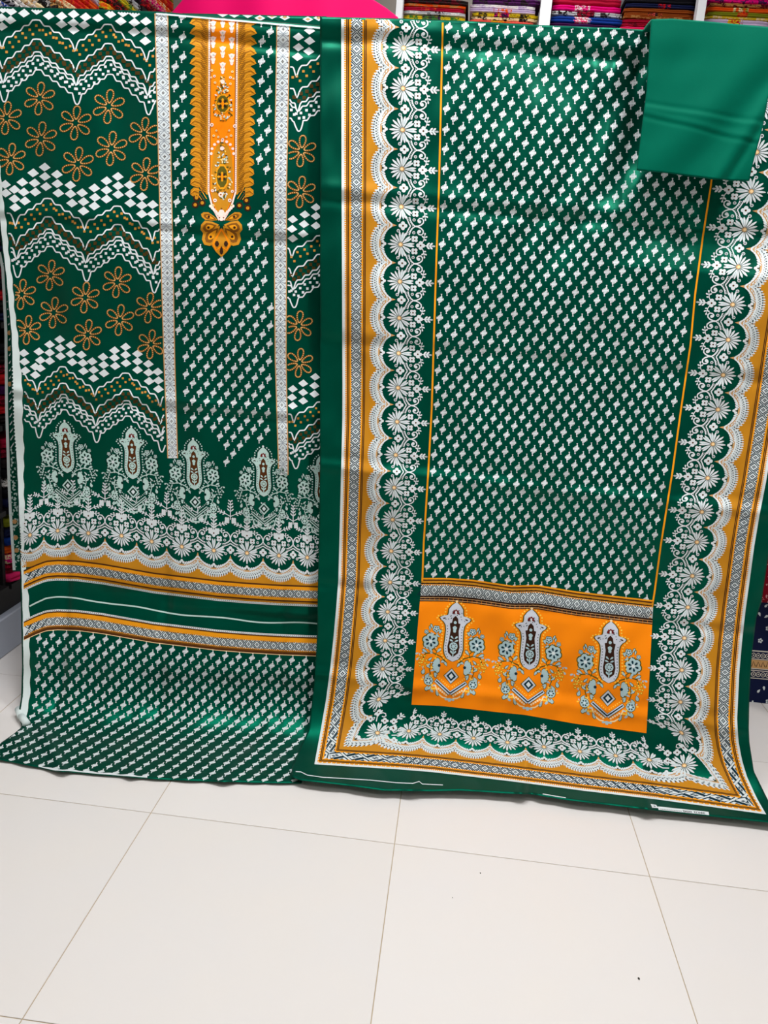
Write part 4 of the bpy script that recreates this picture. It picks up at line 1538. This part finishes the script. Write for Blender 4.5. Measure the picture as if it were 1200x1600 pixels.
# upside-down block letters: V I N I I I   V I M I I I style strokes as printed
gly = {'X': [[(0, 0), (1, 1)], [(1, 0), (.4, .6)]], 'I': [[(.5, 0), (.5, 1)]], 'H': [[(0, 0), (0, 1)], [(1, 0), (1, 1)], [(0, .5), (1, .5)]], 'C': [[(1, 0), (.2, .2), (.2, .8), (1, 1)]]}
x = 1067.0
for ch in 'XHIHI XCIHHI':
    if ch == ' ':
        x += 2.0
        continue
    w = 1.2 if ch == 'I' else 2.4
    y = 1266.0 + (x - 1067) * .095
    for st in gly[ch]:
        pr.stroke([(x + p * w, y + q * 3.0) for p, q in st], .75, 'black', 3)
    x += w + 1.1
pr.build('tag_lettering', shawl, 'small dark lettering', kind='stuff')

# ------------------------------------------------------------------ plain folded trouser piece over the rail
def plain_wall(X, Z):
    y = 2.124 + wob(X, Z, 61, 0.24, 0.0030) + wob(X, Z, 63, 0.10, 0.0007)
    l1 = (Z - 1.745) + 0.10 * (X - 0.37)
    l2 = (Z - 1.715) + 0.17 * (X - 0.37)
    y = y + 0.0011 * bumpf(l1, 0.005) - 0.0009 * bumpf(l1 + 0.010, 0.006) + 0.0013 * bumpf(l2, 0.005) - 0.001 * bumpf(l2 - 0.010, 0.006)
    d = (X - 0.52) * 0.8 - (Z - 1.74) * 0.6
    y = y - 0.004 * bumpf(d, 0.04) + 0.0035 * bumpf(d - 0.06, 0.03) - 0.003 * bumpf(d - 0.12, 0.04)
    d3 = (X - 0.60) * 0.9 - (Z - 1.62) * 0.42
    y = y + 0.005 * bumpf(d3, 0.010) - 0.004 * bumpf(d3 + 0.025, 0.014)
    y = y - 0.004 * bumpf(Z - 1.56 + 0.05 * (X - .37), 0.012)
    y = y + 0.004 * np.clip((X - 0.62) / 0.06, 0, 1) ** 2
    return y


PW = Drape(plain_wall)
plain = tag(empty('folded_green_fabric', (0.5, 2.15, 1.5)), 'plain green folded cotton piece hung over the corner of the printed shawl', 'fabric')
pl_xl = tab([(25, 1018), (30, 1018), (140, 1011), (210, 1002), (268, 995)])
pl_xr = tab([(30, 1226), (42, 1222), (160, 1199), (198, 1192), (250, 1178), (284, 1170)])
pl_yt = tab([(990, 30), (1018, 30), (1050, 29), (1100, 33), (1200, 42), (1230, 45)])
pl_yb = tab([(990, 263), (1000, 266), (1040, 270), (1090, 276), (1130, 281), (1175, 283)])
cloth_grid(PW, 'outer_layer', pl_xl, pl_xr, pl_yt, pl_yb, 70, 90, INK['plain'], plain, back=0.30, thick=0.008, reach=5.4)
PW2 = Drape(lambda X, Z: plain_wall(X, Z) + 0.0115)
cloth_grid(PW2, 'inner_layer', lambda y: pl_xl(y) + 1.5, lambda y: pl_xr(y) - 1.0, lambda x: pl_yt(x) + 3, lambda x: pl_yb(x) - 2.5, 50, 60, INK['plain'], plain, wrap=False, thick=0.005)

# ------------------------------------------------------------------ hot pink cloth on a stand behind
m_pink = fabric('hot_pink_cotton', (226, 0, 98), rough=0.7, spec=0.15)
pk = Drape(lambda X, Z: 2.66 - 0.10 * bumpf(X + 0.55, 0.33) + 0.012 * np.sin(X * 11 + 2 * Z) * np.clip((X + .62) / .3, 0, 1) + 0.006 * np.sin(X * 31))
pink = tag(empty('pink_cloth', (-0.55, 2.66, 1.75)), 'hot pink cloth draped over a stand above the orange neckline', 'cloth')
cloth_grid(pk, 'drape', tab([(-80, 330), (-30, 302), (0, 285), (20, 268), (120, 240)]), tab([(-80, 480), (-40, 540), (0, 584), (12, 603), (27, 622), (120, 650)]), tab([(200, -78), (700, -70)]), tab([(200, 118), (700, 122)]), 60, 60, m_pink, pink, back=0.4, thick=0.004, reach=1.8)
ptop = at_y(430, -74, 2.6)
stand = tag(empty('display_stand', (-0.55, 2.604, 0)), 'steel T-shaped display stand under the pink cloth', 'stand')
MB().tube((-0.55, 2.604, 0.02), (-0.55, 2.604, ptop[2] - 0.03), 0.011).build('pole', m_steel, stand, True)
MB().tube((-0.62, 2.604, ptop[2] - 0.028), (-0.48, 2.604, ptop[2] - 0.028), 0.008).build('crossbar', m_steel, stand, True)
MB().box((-0.72, 2.44, 0), (-0.38, 2.77, 0.02), 0.005).build('base', m_steel, stand)

# ------------------------------------------------------------------ folded fabrics on shelves
def printed(name, c1, c2, scale=55.0, lo=0.52, hi=0.56):
    if name in MATS:
        return MATS[name]
    m = fabric(name, c1, rough=0.7)
    nt = m.node_tree
    b = nt.nodes['Principled BSDF']
    tc = nt.nodes.new('ShaderNodeTexCoord')
    n = nt.nodes.new('ShaderNodeTexNoise')
    n.inputs['Scale'].default_value = scale
    n.inputs['Detail'].default_value = 2
    n.inputs['Distortion'].default_value = 1.2
    nt.links.new(tc.outputs['Object'], n.inputs['Vector'])
    r = nt.nodes.new('ShaderNodeValToRGB')
    r.color_ramp.elements[0].position = lo
    r.color_ramp.elements[0].color = srgb(*c1)
    r.color_ramp.elements[1].position = hi
    r.color_ramp.elements[1].color = srgb(*c2)
    nt.links.new(n.outputs['Fac'], r.inputs['Fac'])
    nt.links.new(r.outputs['Color'], b.inputs['Base Color'])
    return m


COL = {'crimson': (168, 10, 50), 'magenta': (222, 0, 120), 'lilac': (196, 176, 206), 'grey': (190, 190, 194), 'white': (226, 222, 220), 'yellow': (216, 190, 30), 'brown': (150, 74, 24), 'black': (16, 16, 22),
       'navy': (20, 28, 66), 'blue': (16, 56, 140), 'purple': (70, 20, 78), 'coral': (236, 96, 84), 'orange': (226, 88, 20), 'olive': (134, 140, 30), 'maroon': (92, 8, 26), 'red': (200, 20, 30), 'cream': (236, 214, 170), 'teal': (20, 90, 92), 'pink': (234, 40, 110), 'green': (60, 130, 50), 'dark': (34, 26, 26), 'tan': (190, 140, 80)}


def folded(W, D, H, seed, a=0.0, b=1.0, grow=0.0):
    """folded cloth: width along +x, front at y=0, depth +y, two rounded folds in front"""
    r = random.Random(seed)
    prof = [(D, 0), (0.014, 0), (0.005, .12), (0, .26), (.004, .42), (.010, .49), (.004, .57), (0, .74), (.005, .89), (.014, 1.0), (D, 1.0)]
    n = 10
    sag = [r.uniform(-.05, .05) for _ in range(n + 1)]
    dep = [r.uniform(0, .006) for _ in range(n + 1)]
    v, f = [], []
    for k in range(n + 1):
        t = a + (b - a) * k / n
        e = 1.0 if grow else (0.86 if k in (0, n) else 1.0)
        ff = 0.0 if grow else (0.008 if k in (0, n) else 0.0)
        for (d, z) in prof:
            zz = 0.5 + (z - 0.5) * e
            dd = d + (dep[k] + ff if d < D else 0)
            zz = min(1, max(0, zz + (sag[k] * (1 - abs(2 * z - 1)) if d < D else 0)))
            v.append((W * t, dd - (grow if d < D else 0), H * zz))
    m = len(prof)
    for k in range(n):
        for j in range(m):
            j2 = (j + 1) % m
            f.append([k * m + j, k * m + j2, (k + 1) * m + j2, (k + 1) * m + j])
    f.append(list(range(m))[::-1])
    f.append([n * m + j for j in range(m)])
    return v, f


def put_folded(origin, along, W, D, H, c1, c2, band, label, group, seed):
    """along: 'x' faces -y; 'y' faces +x (left wall)"""
    def xf(v):
        if along == 'x':
            return [(origin[0] + x, origin[1] + y, origin[2] + z) for x, y, z in v]
        return [(origin[0] - y, origin[1] + x, origin[2] + z) for x, y, z in v]
    root = tag(empty('folded_fabric', origin), label, 'fabric', group)
    mat = printed('print_%s_%s' % (c1, c2), COL[c1], COL[c2]) if c2 else fabric('plain_%s' % c1, COL[c1], rough=0.7)
    v, f = folded(W, D, H, seed)
    mesh_obj('folds', xf(v), f, mat, root)
    if band:
        r = random.Random(seed + 99)
        a = r.uniform(.30, .42)
        v, f = folded(W, D * .5, H, seed, a, a + r.uniform(.2, .32), grow=0.0015)
        mesh_obj('printed_motif', xf(v), f, printed('motif_%s_%s' % band, COL[band[0]], COL[band[1]], 90.0, .47, .5), root)
    return root


ORD = ['top', 'second', 'third', 'fourth', 'fifth', 'sixth', 'seventh', 'eighth', 'ninth', 'tenth', 'eleventh', 'twelfth']
m_shelf = material('grey_shelf_laminate', (120, 120, 124), rough=0.5, noise=0.05, nscale=12)
BY = 4.0
STACKS = [
    (630, 731, 'in stack beside the pink cloth', [(-5, 4, 'dark', 'maroon', None), (4, 9, 'orange', 'tan', None), (9, 15.5, 'crimson', None, ('orange', 'crimson')), (15.5, 22, 'grey', 'white', ('dark', 'grey')), (22, 29, 'yellow', 'green', ('purple', 'green')), (29, 36, 'cream', None, None)]),
    (736, 841, 'in stack before the second shelf post', [(-6, 4.5, 'purple', 'dark', None), (4.5, 11, 'white', 'lilac', None), (11, 18.5, 'lilac', None, ('orange', 'lilac')), (18.5, 24.5, 'yellow', 'dark', ('magenta', 'navy')), (24.5, 30.5, 'cream', 'dark', None), (30.5, 37, 'coral', None, ('orange', 'yellow')), (37, 44, 'crimson', None, None)]),
    (862, 972, 'in stack after the second shelf post', [(-8, 5, 'crimson', None, None), (5, 15, 'magenta', None, ('white', 'magenta')), (15, 23.5, 'grey', 'dark', ('crimson', 'dark')), (23.5, 34.5, 'blue', None, ('white', 'pink')), (34.5, 42, 'purple', None, None), (42, 49, 'navy', None, None)]),
    (976, 1088, 'in stack with brown pieces', [(-9, 3, 'black', None, None), (3, 10.5, 'navy', None, ('red', 'navy')), (10.5, 17, 'brown', None, None), (17, 23, 'brown', None, ('coral', 'dark')), (23, 28.5, 'brown', 'tan', None), (28.5, 34.5, 'crimson', None, None), (34.5, 40.5, 'crimson', 'maroon', None), (40.5, 47, 'pink', None, None), (47, 54, 'maroon', None, None)]),
    (1107, 1216, 'in stack after the last shelf post', [(-9, 3, 'magenta', 'purple', None), (3, 8.5, 'tan', 'maroon', None), (8.5, 16.5, 'orange', None, ('olive', 'cream')), (16.5, 23, 'olive', None, ('red', 'orange')), (23, 28, 'yellow', 'cream', None), (28, 40, 'lilac', None, ('red', 'yellow')), (40, 48, 'purple', None, None)]),
]
seed = 100
unit = tag(empty('shelf_unit', (0.9, BY + .2, 0)), 'tall white-posted shelving along the back wall holding folded fabrics', 'shelf')
for pxp, wd in ((625, .028), (852.5, .046), (1094, .034)):
    P = at_y(pxp, 12, BY - 0.02)
    MB().box((P[0] - wd / 2, BY - 0.05, 0), (P[0] + wd / 2, BY - 0.002, CEIL - 0.1), 0.003).build('upright', m_metal, unit)
MB().box((0.02, BY + 0.37, 0), (2.3, BY + 0.385, CEIL - 0.1)).build('back_board', m_shelf, unit)
for si, (x0, x1, where, lay) in enumerate(STACKS):
    xm = (x0 + x1) / 2
    X0, X1 = at_y(x0, 20, BY)[0], at_y(x1, 20, BY)[0]
    for k, (ya, yb_, c1, c2, bandc) in enumerate(lay):
        z1, z0 = at_y(xm, ya, BY)[2], at_y(xm, yb_, BY)[2]
        jit = rng.uniform(-.008, .008)
        put_folded((X0 + jit, BY + 0.01 + rng.uniform(0, .008), z0 + 0.0005), 'x', X1 - X0 + rng.uniform(-.012, .006), 0.33, z1 - z0 - 0.001, c1, c2, bandc,
                   '%s%s folded fabric, %s piece %s' % (c1, ' printed' if c2 else '', ORD[k] if k else 'topmost', where), 'folded fabrics on the back shelves', seed)
        seed += 1
    zb = at_y(xm, lay[-1][1], BY)[2]
    MB().box((X0 - 0.012, BY, zb - 0.022), (X1 + 0.012, BY + 0.37, zb - 0.0005), 0.002).build('shelf_board', m_shelf, unit)

# left wall shelving
LX = -1.425
lunit = tag(empty('shelf_unit', (LX - .18, 3.1, 0)), 'dark shelving along the side wall behind the shirt fabric, on a pale plinth', 'shelf')
m_plinth = material('pale_blue_grey_plinth', (176, 184, 200), rough=0.35, spec=0.4, noise=0.03, nscale=8)
m_shelf_and_shadow = material('black_laminate_and_shadow', (22, 22, 24), rough=0.5, noise=0.1, nscale=20)
MB().box((LX - 0.36, 2.08, 0), (LX - 0.005, 4.0, 0.135), 0.004).build('plinth', m_plinth, lunit)
MB().box((LX - 0.36, 2.08, 0.1355), (LX - 0.03, 4.0, 0.21)).build('plinth_gap_shadow', m_shelf_and_shadow, lunit)  # black box stands in for the shadow in the gap over the plinth
MB().box((LX - 0.375, 2.08, 0.21), (LX - 0.361, 4.0, 2.75)).build('back_board', m_shelf_and_shadow, lunit)
for yy in (2.10, 2.46, 2.84, 3.22, 3.60, 3.97):
    MB().box((LX - 0.36, yy - 0.008, 0.2115), (LX - 0.02, yy + 0.008, 2.75)).build('upright', m_shelf_and_shadow, lunit)
TOPS = [
    (2.47, 1.955, 'in nearest upper stack on the side shelf', [('navy', 'white', None), ('white', 'blue', None), ('black', 'white', None), ('cream', None, ('tan', 'white')), ('white', 'black', None), ('blue', 'white', None), ('grey', 'navy', None)]),
    (2.85, 2.085, 'in second upper stack on the side shelf', [('black', 'purple', None), ('orange', 'red', None), ('lilac', 'white', None), ('orange', 'red', None), ('red', 'orange', None), ('cream', 'orange', None), ('dark', 'tan', None)]),
    (3.23, 2.215, 'in third upper stack on the side shelf', [('olive', 'yellow', None), ('dark', 'brown', None), ('dark', 'purple', None), ('grey', 'dark', None), ('yellow', 'green', None), ('dark', 'red', None), ('orange', 'yellow', None)]),
    (3.61, 2.345, 'in farthest upper stack on the side shelf', [('dark', 'red', None), ('orange', 'red', None), ('white', 'purple', None), ('olive', 'yellow', None), ('red', 'orange', None), ('orange', 'cream', None), ('magenta', 'cream', None), ('maroon', 'red', None)]),
]
for (y0, zb, where, lay) in TOPS:
    n = len(lay)
    MB().box((LX - 0.36, y0 + 0.0, zb - 0.02), (LX, y0 + 0.355, zb - 0.0005)).build('shelf_board', m_shelf_and_shadow, lunit)
    z = zb
    for k in range(n - 1, -1, -1):
        c1, c2, bc = lay[k]
        h = rng.uniform(.026, .034)
        put_folded((LX + 0.012 + rng.uniform(0, .012), y0 + 0.012, z), 'y', 0.335, 0.33, h - 0.001, c1, c2, bc, '%s printed folded fabric, %s piece %s' % (c1, ORD[k] if k else 'topmost', where), 'folded fabrics on the side shelves', seed)
        z += h
        seed += 1
LOWS = [  # shade inside the shelf is put into the darker cloth colours here
    (1.10, 'high in the shade-darkened side column', ['black', 'navy', 'dark', 'maroon', 'black', 'red', 'dark', 'navy']),
    (0.78, 'midway down the shade-darkened side column', ['black', 'dark', 'maroon', 'red', 'purple', 'maroon', 'red', 'dark']),
    (0.50, 'low in the shade-darkened side column', ['crimson', 'maroon', 'dark', 'black', 'white', 'black', 'navy']),
    (0.24, 'just above the plinth by the floor', ['olive', 'navy', 'blue', 'orange', 'magenta', 'maroon', 'pink']),
]
for (zb, where, lay) in LOWS:
    MB().box((LX - 0.36, 2.11, zb - 0.018), (LX, 2.452, zb - 0.0005)).build('shelf_board', m_shelf_and_shadow, lunit)
    MB().box((LX - 0.36, 2.468, zb - 0.018), (LX, 2.832, zb - 0.0005)).build('shelf_board', m_shelf_and_shadow, lunit)
    z = zb
    for k in range(len(lay) - 1, -1, -1):
        h = rng.uniform(.029, .035)
        c = lay[k]
        c2 = {'white': 'black', 'maroon': 'crimson', 'magenta': 'cream', 'red': None, 'pink': None}.get(c, None)
        put_folded((LX + rng.uniform(0, .012), 2.475, z), 'y', 0.35, 0.33, h - 0.001, c, c2, None, '%s folded fabric, %s from the top %s' % (c, ORD[k] if k else 'first', where), 'folded fabrics on the side shelves', seed)
        z += h
        seed += 1

# ------------------------------------------------------------------ cloths hung low at the other side
m_navy = fabric('navy_cotton', (10, 22, 62))
m_red = printed('red_dotted_cotton', (120, 0, 22), (206, 150, 150), 70.0, .60, .63)
NV = Drape(lambda X, Z: 2.70 + 0.012 * np.sin(X * 17) + 0.004 * np.sin(X * 41 + 2 * Z))
navy = tag(empty('navy_fabric', (1.3, 2.7, 0)), 'navy fabric with white blossoms and a lace band, hanging to the floor beside the shawl', 'fabric')
cloth_grid(NV, 'cloth', tab([(600, 1172), (940, 1168), (1100, 1163)]), tab([(600, 1420), (1100, 1390)]), tab([(1100, 778), (1450, 800)]), tab([(1150, 1100), (1400, 1122)]), 60, 60, m_navy, navy, back=0.3, reach=2.2)
pr = Print(NV, lambda p: p[:, 1] > 800)
r = random.Random(12)
INK['lace'] = fabric('lace_ink', (206, 200, 190))
for row in range(16):
    for c in range(10):
        x, y = 1176 + c * 24 + (12 if row % 2 else 0), 830 + row * 19
        if 1008 < y < 1066:
            continue
        if (row + c) % 3 == 0:
            for k in range(5):
                pr.fan(petal(x, y, k * 1.257, .6, 4.0, 3), 'white', 1)
        elif (row + c) % 3 == 1:
            pr.fan(petal(x, y, r.uniform(0, 6), 0, 7, 4), 'white', 1)
            pr.fan(petal(x + 6, y + 2, r.uniform(0, 6), 0, 7, 4), 'white', 1)
        else:
            pr.fan(circle(x, y, 1.6, 6), 'white', 1)
pr.build('blossom_print', navy, 'scattered white blossoms', kind='stuff')
pr = Print(NV)
for (ya, yb_, ink) in ((1016, 1018, 'lace'), (1029, 1030.5, 'lace'), (1044, 1045.5, 'lace'), (1047, 1048.5, 'lace'), (1059, 1060.5, 'lace'), (1031, 1044, 'tan')):
    xs = np.linspace(1165, 1330, 30)
    pr.strip([(x, ya + .08 * (x - 1180)) for x in xs], [(x, yb_ + .08 * (x - 1180)) for x in xs], ink, 1)
for k in range(22):
    x = 1170 + k * 7.4
    for y in (1024, 1053.5):
        yy = y + .08 * (x - 1180)
        pr.stroke(circle(x, yy, 3.4, 8, 3.6), 1.1, 'lace', 2, closed=True)
        pr.fan(circle(x, yy, 1.4, 5), 'lace', 2)
    yy = 1037.5 + .08 * (x - 1180)
    pr.stroke([(x - 3, yy + 4), (x, yy - 4), (x + 3, yy + 4)], 1.1, 'black', 2)
pr.build('lace_band', navy, 'pale lace band', kind='stuff')
RD = Drape(lambda X, Z: 2.655 + 0.012 * np.sin(X * 15 + 1))
red = tag(empty('red_fabric', (1.35, 2.65, 0.4)), 'dark red dotted fabric hanging over the navy fabric', 'fabric')
cloth_grid(RD, 'cloth', tab([(600, 1204), (860, 1199), (946, 1187)]), tab([(600, 1430), (946, 1410)]), tab([(1100, 758), (1450, 780)]), tab([(1150, 940), (1190, 941), (1400, 958)]), 50, 40, m_red, red, back=0.3, reach=4.6)
ztop = at_y(1250, 788, 2.70)[2]
lowrack = tag(empty('garment_rail', (1.4, 2.72, 0)), 'low steel rail holding the navy and red fabrics', 'rail')
MB().tube((1.005, 2.738, ztop - 0.055), (1.985, 2.738, ztop - 0.055), 0.008).build('crossbar', m_steel, lowrack, True)
for xx in (1.0, 1.99):
    MB().tube((xx, 2.738, 0.02), (xx, 2.738, ztop - 0.04), 0.010).build('post', m_steel, lowrack, True)
    MB().box((xx - 0.02, 2.60, 0), (xx + 0.02, 2.88, 0.02), 0.004).build('foot', m_steel, lowrack)

# ------------------------------------------------------------------ crumbs on the floor
m_crumb = material('dark_crumb', (60, 58, 52), rough=0.9)
for (x, y, w, lab) in ((750.5, 1364.5, .0015, 'tiny dark crumb on the middle floor tile nearer the shawl'), (998, 1529.5, .0022, 'larger dark crumb on the floor tile near the front'), (707, 1403, .0014, 'thin dark thread scrap on the middle floor tile')):
    d = ray(np.array([x, y]))
    P = CAM + d * (-CAM[2] / d[2])
    v, f = [], []
    for j, (rr, zz) in enumerate(((.6, 0), (1, .5), (.55, 1.0))):
        for k in range(7):
            t = 2 * math.pi * k / 7
            v.append((P[0] + w * rr * math.cos(t) * (.55 if 'thread' in lab else 1), P[1] + w * rr * math.sin(t) * 1.5, 0.0002 + zz * w * .8))
    for j in range(2):
        for k in range(7):
            f.append([j * 7 + k, j * 7 + (k + 1) % 7, j * 7 + 7 + (k + 1) % 7, j * 7 + 7 + k])
    f += [list(range(7))[::-1], [14 + k for k in range(7)]]
    tag(mesh_obj('crumb', v, f, m_crumb), lab, 'crumb')
